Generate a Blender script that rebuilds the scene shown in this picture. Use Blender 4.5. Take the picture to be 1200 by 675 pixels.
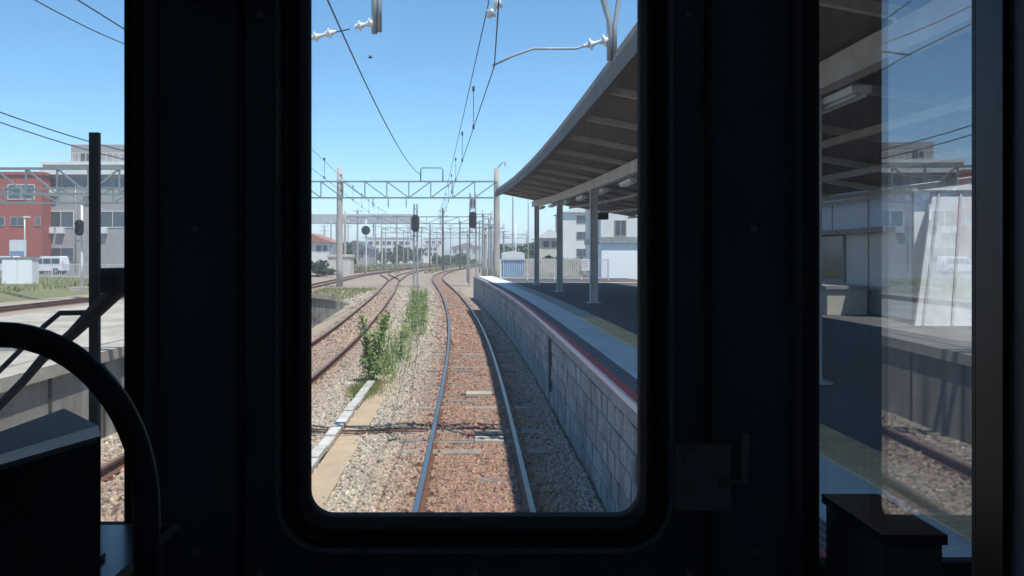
import bpy, math, random
import numpy as np
from mathutils import Vector, Matrix
random.seed(7); RNG = np.random.default_rng(11)
S = bpy.context.scene
C = S.collection
for o in list(bpy.data.objects): bpy.data.objects.remove(o)

# ------------------------------------------------------------------ camera
CAMZ = 2.45; F = 942.0; VX = 556.0; HY = 300.0
cam = bpy.data.cameras.new('camera'); co = bpy.data.objects.new('camera', cam); C.objects.link(co)
co.location = (0, 0, CAMZ); co.rotation_euler = (math.pi/2, 0, 0)
cam.sensor_width = 36; cam.sensor_fit = 'HORIZONTAL'; cam.lens = 36*F/1200
cam.shift_x = (600-VX)/1200; cam.shift_y = -(337.5-HY)/1200
cam.clip_start = 0.02; cam.clip_end = 6000
S.camera = co
S.render.resolution_x = 1024; S.render.resolution_y = 576

# ------------------------------------------------------------------ light
sunv = Vector((0.25, -0.36, 1.0)).normalized()          # towards the sun: high, behind and to the right
elev = math.asin(sunv.z); rot = math.atan2(sunv.x, sunv.y)
W = bpy.data.worlds.new('World'); S.world = W; W.use_nodes = True
nt = W.node_tree; nt.nodes.clear()
sky = nt.nodes.new('ShaderNodeTexSky'); sky.sky_type = 'NISHITA'; sky.sun_disc = False
sky.sun_elevation = elev; sky.sun_rotation = rot
sky.air_density = 0.8; sky.dust_density = 0.15; sky.ozone_density = 4.5; sky.altitude = 0
bg = nt.nodes.new('ShaderNodeBackground'); bg.inputs['Strength'].default_value = 0.15
wo = nt.nodes.new('ShaderNodeOutputWorld')
hs = nt.nodes.new('ShaderNodeHueSaturation'); hs.inputs['Saturation'].default_value = 1.14; hs.inputs['Hue'].default_value = .488
nt.links.new(sky.outputs[0], hs.inputs['Color']); nt.links.new(hs.outputs[0], bg.inputs[0]); nt.links.new(bg.outputs[0], wo.inputs[0])
sl = bpy.data.lights.new('sun', 'SUN'); sl.energy = 4.2; sl.angle = math.radians(0.53); sl.color = (1, .955, .88)
so = bpy.data.objects.new('sun', sl); C.objects.link(so)
so.rotation_euler = sunv.to_track_quat('Z', 'Y').to_euler(); so.location = (5, -10, 40)
S.view_settings.view_transform = 'Standard'; S.view_settings.look = 'None'
S.view_settings.exposure = 0.62; S.view_settings.gamma = 1; S.view_settings.use_curve_mapping = False

# ------------------------------------------------------------------ helpers
def px(x, y, D):            # photo pixel + distance along the track -> point
    return Vector(((x-VX)/F*D, D, CAMZ+(HY-y)/F*D))

def mat(name, c1, c2=None, scale=4.0, rough=.7, bump=0.0, metal=0.0, stretch=(1, 1, 1), rand=0.0, bscale=None, spec=.4,
        ramp=(.35, .65), attr=None, c3=None, scale3=.6, amt3=.5, stretch3=(1, 1, 1)):
    m = bpy.data.materials.new(name); m.use_nodes = True
    t = m.node_tree; N = t.nodes; L = t.links; b = N['Principled BSDF']
    b.inputs['Roughness'].default_value = rough; b.inputs['Metallic'].default_value = metal
    b.inputs['Specular IOR Level'].default_value = spec
    geo = N.new('ShaderNodeNewGeometry')
    mp = N.new('ShaderNodeMapping'); mp.inputs['Scale'].default_value = stretch
    L.new(geo.outputs['Position'], mp.inputs['Vector'])
    c2 = c2 or tuple(v*.8 for v in c1)
    nz = N.new('ShaderNodeTexNoise'); nz.inputs['Scale'].default_value = scale; nz.inputs['Detail'].default_value = 6
    nz.inputs['Roughness'].default_value = .65
    L.new(mp.outputs[0], nz.inputs['Vector'])
    rp = N.new('ShaderNodeValToRGB'); rp.color_ramp.elements[0].position = ramp[0]; rp.color_ramp.elements[1].position = ramp[1]
    rp.color_ramp.elements[0].color = (*c1, 1); rp.color_ramp.elements[1].color = (*c2, 1)
    L.new(nz.outputs['Fac'], rp.inputs[0]); col = rp.outputs[0]
    if attr:
        at = N.new('ShaderNodeAttribute'); at.attribute_name = attr
        mx = N.new('ShaderNodeMix'); mx.data_type = 'RGBA'; mx.blend_type = 'MULTIPLY'; mx.inputs[0].default_value = 1
        L.new(col, mx.inputs[6]); L.new(at.outputs['Color'], mx.inputs[7]); col = mx.outputs[2]
    if c3:
        mp3 = N.new('ShaderNodeMapping'); mp3.inputs['Scale'].default_value = stretch3
        L.new(geo.outputs['Position'], mp3.inputs['Vector'])
        n3 = N.new('ShaderNodeTexNoise'); n3.inputs['Scale'].default_value = scale3; n3.inputs['Detail'].default_value = 5
        L.new(mp3.outputs[0], n3.inputs['Vector'])
        r3 = N.new('ShaderNodeValToRGB'); r3.color_ramp.elements[0].position = .48; r3.color_ramp.elements[1].position = .68
        r3.color_ramp.elements[0].color = (0, 0, 0, 1); r3.color_ramp.elements[1].color = (amt3, amt3, amt3, 1)
        L.new(n3.outputs['Fac'], r3.inputs[0])
        mx = N.new('ShaderNodeMix'); mx.data_type = 'RGBA'; L.new(r3.outputs[0], mx.inputs[0])
        L.new(col, mx.inputs[6]); mx.inputs[7].default_value = (*c3, 1); col = mx.outputs[2]
    if rand:
        oi = N.new('ShaderNodeObjectInfo'); mr = N.new('ShaderNodeMapRange')
        mr.inputs[3].default_value = 1-rand; mr.inputs[4].default_value = 1+rand
        L.new(oi.outputs['Random'], mr.inputs[0])
        mx = N.new('ShaderNodeMix'); mx.data_type = 'RGBA'; mx.blend_type = 'MULTIPLY'; mx.inputs[0].default_value = 1
        L.new(col, mx.inputs[6]); L.new(mr.outputs[0], mx.inputs[7]); col = mx.outputs[2]
    L.new(col, b.inputs['Base Color'])
    if bump:
        nb = N.new('ShaderNodeTexNoise'); nb.inputs['Scale'].default_value = bscale or scale*4; nb.inputs['Detail'].default_value = 5
        L.new(mp.outputs[0], nb.inputs['Vector'])
        bp = N.new('ShaderNodeBump'); bp.inputs['Strength'].default_value = bump; bp.inputs['Distance'].default_value = .03
        L.new(nb.outputs['Fac'], bp.inputs['Height']); L.new(bp.outputs[0], b.inputs['Normal'])
    return m

def glass(name, refl, tint, rough=0.0, fres=False, dust=0):
    m = bpy.data.materials.new(name); m.use_nodes = True
    t = m.node_tree; N = t.nodes; L = t.links; N.remove(N['Principled BSDF']); out = N['Material Output']
    a = N.new('ShaderNodeBsdfTransparent'); a.inputs[0].default_value = (*tint, 1)
    g = N.new('ShaderNodeBsdfGlossy'); g.inputs['Roughness'].default_value = rough; g.inputs[0].default_value = (.93, .96, 1, 1)
    mx = N.new('ShaderNodeMixShader'); mx.inputs[0].default_value = refl
    if fres:
        fr = N.new('ShaderNodeFresnel'); fr.inputs[0].default_value = 1.5; L.new(fr.outputs[0], mx.inputs[0])
    L.new(a.outputs[0], mx.inputs[1]); L.new(g.outputs[0], mx.inputs[2]); L.new(mx.outputs[0], out.inputs[0])
    if dust:        # thin film of road dust, thicker in smears and specks
        geo = N.new('ShaderNodeNewGeometry'); mp = N.new('ShaderNodeMapping'); mp.inputs['Scale'].default_value = (3, 1, 9); mp.inputs['Rotation'].default_value = (0, .5, 0)
        L.new(geo.outputs['Position'], mp.inputs[0]); nz = N.new('ShaderNodeTexNoise'); nz.inputs['Scale'].default_value = 1.6; nz.inputs['Detail'].default_value = 7; L.new(mp.outputs[0], nz.inputs['Vector'])
        mr = N.new('ShaderNodeMapRange'); mr.inputs[1].default_value = .3; mr.inputs[2].default_value = .8; mr.inputs[3].default_value = dust*.75; mr.inputs[4].default_value = dust*1.5; L.new(nz.outputs['Fac'], mr.inputs[0])
        tr = N.new('ShaderNodeBsdfTranslucent'); tr.inputs[0].default_value = (.85, .85, .83, 1); m2 = N.new('ShaderNodeMixShader')
        L.new(mr.outputs[0], m2.inputs[0]); L.new(mx.outputs[0], m2.inputs[1]); L.new(tr.outputs[0], m2.inputs[2]); L.new(m2.outputs[0], out.inputs[0])
    return m

M = dict(
    rust_side=mat('rail rust', (.10, .045, .028), (.17, .08, .05), 14, .85, .3),
    rail_top=mat('rail top steel', (.46, .44, .41), (.36, .34, .31), 9, .36, 0, 1.0, (1, .05, 1)),
    rail_dull=mat('dull rail top', (.20, .125, .09), (.27, .19, .145), 9, .5, 0, .4, (1, .05, 1)),
    sleeper=mat('sleeper concrete', (.27, .235, .20), (.17, .14, .115), 7, .9, .4, rand=.3),
    ballast=mat('ballast bed', (.9, .9, .9), (.45, .43, .41), 17, .95, 1.0, attr='Col', bscale=28),
    stone=mat('ballast stone', (1, 1, 1), (.62, .6, .58), 40, .92, .3, attr='Col'),
    ground=mat('ground', (.20, .16, .11), (.10, .12, .05), .35, .95, .5, c3=(.17, .19, .07), scale3=.05, amt3=.8),
    lot=mat('car park asphalt', (.17, .17, .17), (.13, .13, .13), 3, .9),
    conc=mat('pale concrete', (.46, .415, .35), (.34, .305, .25), 2.2, .9, .3, c3=(.17, .15, .12), scale3=1.2, amt3=.5),
    pole_conc=mat('pole concrete', (.46, .43, .38), (.35, .32, .28), 3, .9, .2, stretch=(1, 1, .2)),
    wall_conc=mat('stained concrete wall', (.36, .33, .285), (.22, .20, .17), 2.6, .92, .4, stretch=(1, 1, .35),
                  c3=(.07, .062, .05), scale3=2.2, amt3=.85, stretch3=(1, 1, .12)),
    block=mat('block concrete', (.58, .565, .54), (.30, .292, .28), 20, .92, 1.0, rand=.16, c3=(.13, .125, .115), scale3=3.4, amt3=.7, stretch3=(1, 1, .3)),
    mortar=mat('mortar', (.07, .068, .064), (.045, .043, .04), 6, .95, .4),
    coping=mat('coping concrete', (.36, .345, .33), (.25, .24, .225), 5, .9, .4, rand=.1, c3=(.12, .11, .10), scale3=3, amt3=.6),
    red=mat('red edge paint', (.68, .05, .05), (.58, .06, .055), 6, .6, .15, c3=(.45, .16, .14), scale3=9, amt3=.4),
    pink=mat('worn pink nosing', (.88, .66, .63), (.80, .62, .59), 5, .7),
    strip=mat('platform strip paving', (.72, .71, .69), (.64, .63, .61), 3.5, .75, .2, c3=(.46, .455, .45), scale3=.8, amt3=.5),
    rubber=mat('anti slip ridge', (.10, .11, .12), (.07, .075, .08), 8, .8),
    tactile=mat('yellow tactile tile', (.80, .50, .22), (.68, .46, .26), 8, .75, .2, rand=.12),
    tactile_grey=mat('grey tactile tile', (.42, .42, .39), (.34, .33, .30), 8, .8, .2, rand=.1),  # grey version for the tiles farther along
    asphalt=mat('platform asphalt', (.105, .105, .11), (.075, .075, .08), 5, .9, .4, bscale=60, c3=(.14, .14, .14), scale3=.7, amt3=.5),
    roof_under=mat('canopy underside', (.165, .128, .105), (.12, .094, .076), 2, .8, .1, c3=(.07, .058, .046), scale3=1.2, amt3=.5),
    roof_top=mat('canopy sheet', (.17, .18, .18), (.11, .115, .115), 2.5, .65, .1, c3=(.22, .14, .10), scale3=1.4, amt3=.6, stretch3=(1, 3, .4)),
    canopy_steel=mat('canopy steel paint', (.60, .57, .54), (.50, .47, .44), 3, .6, .05, c3=(.26, .2, .15), scale3=2.4, amt3=.4),
    lamp=mat('lamp housing white', (.75, .76, .76), (.68, .69, .69), 3, .5),
    steel=mat('gantry steel', (.24, .29, .29), (.19, .22, .22), 3, .6, 0, .2),
    galv=mat('galvanised steel', (.40, .42, .43), (.32, .335, .34), 6, .5, 0, .3, c3=(.25, .19, .14), scale3=4, amt3=.4),
    wire=mat('wire', (.06, .06, .065), (.04, .04, .045), 5, .6),
    porcelain=mat('white porcelain', (.78, .78, .75), (.70, .70, .67), 5, .2),
    signal_black=mat('signal black', (.018, .018, .02), (.03, .03, .032), 5, .6),
    lens=mat('signal lens', (.10, .02, .02), (.06, .015, .015), 5, .2),
    lens_g=mat('signal lens green', (.02, .06, .05), (.015, .04, .04), 5, .2),
    white=mat('white wall', (.72, .72, .70), (.66, .66, .64), 1.2, .8, c3=(.5, .5, .48), scale3=.4, amt3=.3),
    white2=mat('white panel', (.86, .87, .87), (.82, .83, .83), .8, .6, stretch=(1, 1, .3)),
    tarp=mat('weathered white sheet', (.52, .53, .53), (.36, .37, .37), 2.2, .8, .2, stretch=(1, 1, .3), c3=(.28, .27, .25), scale3=1.3, amt3=.6, stretch3=(1, 1, .2)),
    grey_wall=mat('grey wall', (.37, .34, .33), (.31, .285, .275), 1.3, .85),
    red_wall=mat('red brown wall', (.40, .115, .085), (.33, .09, .07), 1.3, .85),
    cream=mat('cream wall', (.58, .55, .49), (.5, .47, .41), 1, .85),
    tin_red=mat('red roof', (.42, .20, .16), (.32, .15, .12), 2, .7),
    dark_roof=mat('dark roof', (.12, .13, .14), (.09, .09, .10), 2, .7),
    pane=mat('window pane', (.07, .09, .10), (.05, .06, .07), .8, .08, spec=.8),
    blue=mat('blue grey sheet', (.22, .33, .48), (.18, .27, .40), 2, .6),
    fence=mat('white fence', (.62, .64, .64), (.52, .54, .54), 3, .6),
    leaf=mat('leaf', (.15, .25, .06), (.25, .33, .10), 5, .6, rand=.15),
    leaf_dark=mat('dark leaf', (.035, .075, .022), (.06, .11, .03), 1.5, .65, rand=.2),
    straw=mat('dry grass', (.24, .23, .08), (.13, .17, .05), 2, .8),
    stem=mat('stem', (.09, .11, .04), (.12, .10, .05), 5, .8),
    bark=mat('bark', (.10, .075, .05), (.06, .045, .03), 5, .9),
    hill=mat('hill', (.06, .09, .06), (.08, .11, .08), .02, 1),
    car_paint=mat('car paint white', (.78, .78, .78), (.74, .74, .74), 1, .25, spec=.6),
    tyre=mat('tyre', (.02, .02, .02), (.03, .03, .03), 5, .9),
    rim=mat('rim', (.5, .5, .52), (.4, .4, .42), 5, .35, 0, .8),
    cab_wall=mat('dark cab paint', (.22, .27, .36), (.17, .215, .29), 2.5, .55, .05, spec=.35),
    cab_lining=mat('grey cab lining', (.72, .75, .78), (.66, .69, .72), 2.5, .6),
    cab_lip=mat('seal lip highlight grey', (.55, .58, .62), (.45, .48, .52), 12, .5),  # lip paler than the black gasket, its highlight lines painted as colour
    reveal=mat('window reveal rubber', (.012, .012, .013), (.02, .02, .021), 9, .9, spec=.08),
    soil=mat('sandy soil slab', (.46, .34, .22), (.36, .28, .20), 3, .95, .5),
    white_worn=mat('worn white lid', (.62, .61, .58), (.42, .40, .36), 6, .9, .4, rand=.15),
    cab_black=mat('black gasket rubber', (.08, .084, .092), (.105, .11, .12), 9, .42, spec=.45),
    cab_desk=mat('dark desk laminate', (.10, .12, .14), (.08, .095, .11), 6, .22, spec=.5),
    cab_panel=mat('dark moulded panel', (.24, .255, .28), (.19, .205, .23), 5, .45, .1, spec=.4),
    cab_trim=mat('worn trim metal', (.55, .56, .58), (.42, .43, .45), 9, .4, 0, .1),
    cab_post=mat('brushed steel post', (.12, .12, .125), (.075, .075, .08), 12, .4, 0, .6, stretch=(1, 1, .1)),
    screen_glass=glass('front glass', .05, (.975, .985, .99), fres=True, dust=.022),
    pane_glass=glass('coated partition glass', .19, (.97, .98, .99)),
)

class MB:
    def __init__(s): s.v = []; s.f = []; s.m = []
    def poly(s, vs, fs, mi=0):
        b = len(s.v); s.v += [tuple(v) for v in vs]
        for f in fs: s.f.append(tuple(b+i for i in f)); s.m.append(mi)
        return s
    def box(s, lo, hi, mi=0, mtx=None):
        vs = [Vector((x, y, z)) for z in (lo[2], hi[2]) for y in (lo[1], hi[1]) for x in (lo[0], hi[0])]
        if mtx: vs = [mtx @ v for v in vs]
        return s.poly(vs, [(0, 2, 3, 1), (4, 5, 7, 6), (0, 1, 5, 4), (2, 6, 7, 3), (0, 4, 6, 2), (1, 3, 7, 5)], mi)
    def bar(s, a, b, w, h=None, mi=0):          # square bar from a to b
        h = h or w; a = Vector(a); b = Vector(b); d = b-a; q = d.to_track_quat('Z', 'Y').to_matrix().to_4x4(); q.translation = a
        return s.box((-w/2, -h/2, 0), (w/2, h/2, d.length), mi, q)
    def tube(s, pts, r, n=8, mi=0, closed=False):
        pts = [Vector(p) for p in pts]; k = len(pts); rr = r if isinstance(r, (list, tuple)) else [r]*k
        b = len(s.v); ref = None
        for i, p in enumerate(pts):
            if closed: d = pts[(i+1) % k]-pts[i-1]
            else: d = pts[min(i+1, k-1)]-pts[max(i-1, 0)]
            d.normalize()
            if ref is None: ref = Vector((0, 0, 1)) if abs(d.z) < .9 else Vector((1, 0, 0))
            a1 = d.cross(ref).normalized(); a2 = a1.cross(d).normalized(); ref = a2
            for j in range(n):
                t = 2*math.pi*j/n; s.v.append(tuple(p+(a1*math.cos(t)+a2*math.sin(t))*rr[i]))
        for i in range(k if closed else k-1):
            i2 = (i+1) % k
            for j in range(n):
                s.f.append((b+i*n+j, b+i*n+(j+1) % n, b+i2*n+(j+1) % n, b+i2*n+j)); s.m.append(mi)
        if not closed:
            s.f.append(tuple(b+j for j in reversed(range(n)))); s.m.append(mi)
            s.f.append(tuple(b+(k-1)*n+j for j in range(n))); s.m.append(mi)
        return s
    def lathe(s, prof, a, d, n=14, mi=0):       # prof: (dist along d, radius)
        d = Vector(d).normalized(); a = Vector(a)
        return s.tube([a+d*t for t, r in prof], [r for t, r in prof], n, mi) if all(prof[i+1][0] > prof[i][0] for i in range(len(prof)-1)) else s
    def sweep(s, rings, closed_ring=True, caps=True, mats=None, mi=0):
        b = len(s.v); k = len(rings); n = len(rings[0])
        for r in rings: s.v += [tuple(p) for p in r]
        for i in range(k-1):
            for j in range(n if closed_ring else n-1):
                j2 = (j+1) % n
                s.f.append((b+i*n+j, b+i*n+j2, b+(i+1)*n+j2, b+(i+1)*n+j)); s.m.append(mats[j] if mats else mi)
        if caps and closed_ring:
            s.f.append(tuple(b+j for j in reversed(range(n)))); s.m.append(mi)
            s.f.append(tuple(b+(k-1)*n+j for j in range(n))); s.m.append(mi)
        return s
    def mesh(s, name, mats, smooth=False):
        me = bpy.data.meshes.new(name); me.from_pydata(s.v, [], s.f); me.update()
        for m in (mats if isinstance(mats, (list, tuple)) else [mats]): me.materials.append(M[m] if isinstance(m, str) else m)
        me.polygons.foreach_set('material_index', s.m)
        if smooth: me.polygons.foreach_set('use_smooth', [True]*len(s.f))
        me.update(); return me
    def build(s, name, mats, parent=None, smooth=False):
        return link(name, s.mesh(name, mats, smooth), parent)

def link(name, me, parent=None, loc=None):
    o = bpy.data.objects.new(name, me); C.objects.link(o)
    if parent is not None:
        o.parent = parent
        base = Vector((0, 0, 0)); p = parent
        while p is not None: base += p.location; p = p.parent
        if loc is None: o.location = -base
        else: o.location = Vector(loc)-base
    elif loc is not None: o.location = loc
    return o

def thing(name, label, cat, loc=(0, 0, 0), group=None):
    o = bpy.data.objects.new(name, None); C.objects.link(o); o.location = loc; o.empty_display_size = .2
    return tag(o, label, cat, group)
def tag(o, label=None, cat=None, group=None, kind=None):
    if label: o['label'] = label
    if cat: o['category'] = cat
    if group: o['group'] = group
    if kind: o['kind'] = kind
    return o
def structure(name, mb, m, parent=None, smooth=False): return tag(mb.build(name, m, parent, smooth), kind='structure')
def raw_mesh(name, verts, tris, m, cols=None, smooth=False):
    me = bpy.data.meshes.new(name); nv = len(verts); nf = len(tris); k = tris.shape[1]
    me.vertices.add(nv); me.vertices.foreach_set('co', np.asarray(verts, np.float32).ravel())
    me.loops.add(nf*k); me.loops.foreach_set('vertex_index', np.asarray(tris, np.int32).ravel())
    me.polygons.add(nf); me.polygons.foreach_set('loop_start', np.arange(0, nf*k, k, dtype=np.int32))
    if cols is not None:
        ca = me.color_attributes.new('Col', 'FLOAT_COLOR', 'POINT')
        ca.data.foreach_set('color', np.concatenate([cols, np.ones((nv, 1))], 1).astype(np.float32).ravel())
    me.materials.append(M[m]); me.update(); me.validate(); return me
def shell_copy(o, parent=None):
    c = o.copy(); C.objects.link(c); c.parent = parent
    for ch in [x for x in ALLKIDS.get(o.name, [])]: shell_copy(ch, c)
    return c
ALLKIDS = {}

# ------------------------------------------------------------------ track lines
class Line:
    def __init__(s, pts):
        y = np.array([p[0] for p in pts], float); x = np.array([p[1] for p in pts], float)
        s.Y = np.arange(-60, 420.5, .5); X = np.interp(s.Y, y, x)
        k = np.exp(-.5*(np.arange(-28, 29)/10.0)**2); k /= k.sum()
        Xp = np.concatenate([2*X[0]-X[1:29][::-1], X, 2*X[-1]-X[-29:-1][::-1]])
        s.X = np.convolve(Xp, k, 'valid'); s.D = np.gradient(s.X, s.Y)
    def x(s, y): return float(np.interp(y, s.Y, s.X))
    def dx(s, y): return float(np.interp(y, s.Y, s.D))
    def p(s, y, off=0, z=0):
        d = s.dx(y); n = math.hypot(1, d)
        return Vector((s.x(y)+off/n, y-off*d/n, z))
    def mtx(s, y, off=0, z=0):
        m = Matrix.Rotation(-math.atan(s.dx(y)), 4, 'Z'); m.translation = s.p(y, off, z); return m
T1 = Line([(-60, 0), (12, 0), (20, -.06), (30, -.36), (40, -.85), (50, -1.43), (64, -2.4), (82, -3.75), (95, -4.4), (110, -4.7), (125, -4.5), (138, -4.0), (177, -1.4), (220, 4), (300, 19), (420, 50)])
T2 = Line([(-60, -3.72), (10, -3.74), (22, -3.95), (28.5, -4.3), (39, -4.95), (55, -6.05), (72, -7.45), (82, -8.2), (110, -9.7), (140, -9.5), (177, -6.6), (230, 1), (300, 15), (420, 45)])
T3 = Line([(-60, -12.4), (30, -12.5), (50, -13), (75, -13.9), (105, -14.8), (140, -13.6), (180, -10.5), (230, -3.5), (300, 10), (420, 40)])
T4 = Line([(-60, -22.6), (45, -22.4), (80, -21.6), (105, -20.2), (154, -15.8), (200, -9), (250, 1), (300, 12), (420, 40)])
LINES = [T1, T2, T3, T4]

# ------------------------------------------------------------------ terrain
def smooth(a, b, x):
    t = min(1, max(0, (x-a)/(b-a))); return t*t*(3-2*t)
def gz(x, y):
    z = -.27
    z += .82*smooth(-25.5, -30, x)
    z += 1.3*smooth(9.0, 13, x)*smooth(40, 46, y)
    return z
xs = [-2500, -900, -300, -120, -60, -45, -34, -31, -29.5, -28, -26.8, -25.5, -20, -12, -5, 0, 4, 9, 10, 11, 12, 13, 20, 40, 80, 200, 600, 2500]
ys = [-2500, -600, -100, -20, 0, 20, 36, 40, 42, 44, 46, 60, 100, 160, 240, 340, 480, 700, 1200, 2500]
g = MB(); nx = len(xs)
g.poly([(x, y, gz(x, y)) for y in ys for x in xs], [(j*nx+i, j*nx+i+1, (j+1)*nx+i+1, (j+1)*nx+i) for j in range(len(ys)-1) for i in range(nx-1)])
structure('ground', g, 'ground')
structure('car_park', MB().box((-75, 73.5, .40), (-28.5, 89, .575)), 'lot')

RUST = np.array((.385, .235, .17)); TAN = np.array((.54, .455, .35)); GREY = np.array((.40, .37, .34))
def bed_color(x, y):
    x = np.asarray(x, float); y = np.asarray(y, float)
    k1 = np.exp(-(np.abs(x-np.interp(y, T1.Y, T1.X))/1.0)**4)
    k = k1*1.0
    for L_ in LINES[1:]:
        k = np.maximum(k, .55*np.exp(-(np.abs(x-np.interp(y, L_.Y, L_.X))/1.1)**4))
    far = np.clip((y-35)/60, 0, 1)
    k = np.maximum(k, .45*far)
    w = .5+.5*np.sin(x*1.3+np.sin(y*.37)*2)*np.sin(y*.23+x*.4)
    base = TAN*(1-.35*w[..., None])+GREY*.35*w[..., None]
    c = base*(1-k[..., None])+RUST*k[..., None]
    st = np.zeros_like(x)          # shadow patches of the overhead gantry, painted into bed and stone colours
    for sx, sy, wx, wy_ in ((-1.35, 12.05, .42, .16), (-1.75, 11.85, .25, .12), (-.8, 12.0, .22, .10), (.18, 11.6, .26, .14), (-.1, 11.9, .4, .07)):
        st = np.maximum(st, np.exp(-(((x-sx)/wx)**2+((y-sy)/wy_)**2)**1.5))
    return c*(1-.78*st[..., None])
def bed(name, offs, y0, y1, zf):
    Y = np.concatenate([np.arange(y0, min(y1, 30), .5), np.arange(max(y0, 30), y1+.1, 2.0)]); n = len(offs)
    V = np.array([[*(T1.p(y, o, zf(o, y)))] for y in Y for o in offs])
    Q = np.array([(j*n+i, j*n+i+1, (j+1)*n+i+1, (j+1)*n+i) for j in range(len(Y)-1) for i in range(n-1)])
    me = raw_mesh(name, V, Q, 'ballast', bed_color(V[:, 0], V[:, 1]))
    return tag(link(name, me), kind='structure')
def bz(o, y):
    n = .012*math.sin(o*7+y*1.7)+.01*math.sin(y*3.3-o*4)
    return -.165+n-.05*(smooth(.9, 1.3, o) if y < 52 else 0)-.05*math.exp(-((o+1.9)/.5)**2)
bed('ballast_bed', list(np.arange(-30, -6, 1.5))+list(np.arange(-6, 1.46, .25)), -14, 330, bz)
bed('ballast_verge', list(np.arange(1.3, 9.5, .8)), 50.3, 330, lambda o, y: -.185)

# loose stones
def stones(name, n, region, smin, smax, label):
    P = []
    while len(P) < n:
        y, x = region(); P.append((x, y))
    P = np.array(P)
    off1 = P[:, 0]-np.interp(P[:, 1], T1.Y, T1.X); off2 = P[:, 0]-np.interp(P[:, 1], T2.Y, T2.X)
    rail = (np.abs(np.abs(off1)-.566) < .07) | (np.abs(np.abs(off2)-.566) < .07)
    kk = np.floor((P[:, 1]-5+.31)/.62); ph = np.abs((P[:, 1]-5+.31) % .62-.31); ex = (np.sin(kk*12.9898)*43758.5453) % 1
    bare = (ph < .11) & (np.abs(off1) > .64) & (np.abs(off1) < .99) & (RNG.random(len(P)) < np.where(off1 > 0, .25+.7*ex, 1.15*ex))
    slab = (P[:, 0] > -1.95-.012*(P[:, 1]-10)) & (P[:, 0] < -1.60-.012*(P[:, 1]-10)) & (P[:, 1] < 16.4)
    edge = np.clip((P[:, 0]+1.95+.012*(P[:, 1]-10))/.35, 0, 1)+.35*np.sin(P[:, 1]*2.1)*np.sin(P[:, 1]*.9+1)
    bare = bare | (slab & (RNG.random(len(P)) < .97-.75*np.clip(edge, 0, 1)**2))
    P = P[~(rail | bare)]; off1 = off1[~(rail | bare)]; n = len(P)
    cube = np.array([(-1, -1, -1), (1, -1, -1), (-1, 1, -1), (1, 1, -1), (-1, -1, 1), (1, -1, 1), (-1, 1, 1), (1, 1, 1)], float)*.5
    T = np.array([(0, 2, 3), (0, 3, 1), (4, 5, 7), (4, 7, 6), (0, 1, 5), (0, 5, 4), (2, 6, 7), (2, 7, 3), (0, 4, 6), (0, 6, 2), (1, 3, 7), (1, 7, 5)])
    V = cube[None]*(1+RNG.uniform(-.42, .42, (n, 8, 3)))
    V *= RNG.uniform(.6, 1.1, (n, 1, 3))*RNG.uniform(smin, smax, (n, 1, 1))
    q = RNG.normal(size=(n, 4)); q /= np.linalg.norm(q, axis=1, keepdims=True); w, x, y, z = q.T
    R = np.stack([1-2*(y*y+z*z), 2*(x*y-z*w), 2*(x*z+y*w), 2*(x*y+z*w), 1-2*(x*x+z*z), 2*(y*z-x*w), 2*(x*z-y*w), 2*(y*z+x*w), 1-2*(x*x+y*y)], 1).reshape(n, 3, 3)
    V = np.einsum('nij,nkj->nki', R, V)
    zb = np.array([bz(o, yy) for o, yy in zip(off1, P[:, 1])])
    V += np.stack([P[:, 0], P[:, 1], zb+RNG.uniform(-.004, .026, n)], 1)[:, None]
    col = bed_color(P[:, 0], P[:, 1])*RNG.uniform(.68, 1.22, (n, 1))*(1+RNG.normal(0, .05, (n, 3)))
    col = np.where(RNG.random((n, 1)) < .09, col*.42, col); col = np.where(RNG.random((n, 1)) < .05, np.minimum(col*1.5, .75), col)
    cols = np.repeat(col, 8, 0)
    tris = (T[None]+(np.arange(n)*8)[:, None, None]).reshape(-1, 3)
    me = raw_mesh(name, V.reshape(-1, 3), tris, 'stone', np.clip(cols, 0, 1))
    return tag(link(name, me), label, 'gravel', kind='stuff')
def reg_near():
    y = 6.5+(random.random()**1.5)*20; lo = -.215*y-.4
    return y, random.uniform(max(lo, -5.0), 1.34+T1.x(y))
def reg_left(): y = random.uniform(6, 17); return y, random.uniform(-5.1, -2.4)
def reg_far():
    y = random.uniform(24, 60); return y, T1.x(y)+random.uniform(-9 if y > 40 else -4.8, 1.3)
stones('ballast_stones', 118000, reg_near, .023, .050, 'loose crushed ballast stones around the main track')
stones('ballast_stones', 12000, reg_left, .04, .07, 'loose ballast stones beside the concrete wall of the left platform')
stones('ballast_stones', 24000, reg_far, .06, .10, 'loose ballast stones farther along the curving tracks')

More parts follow.
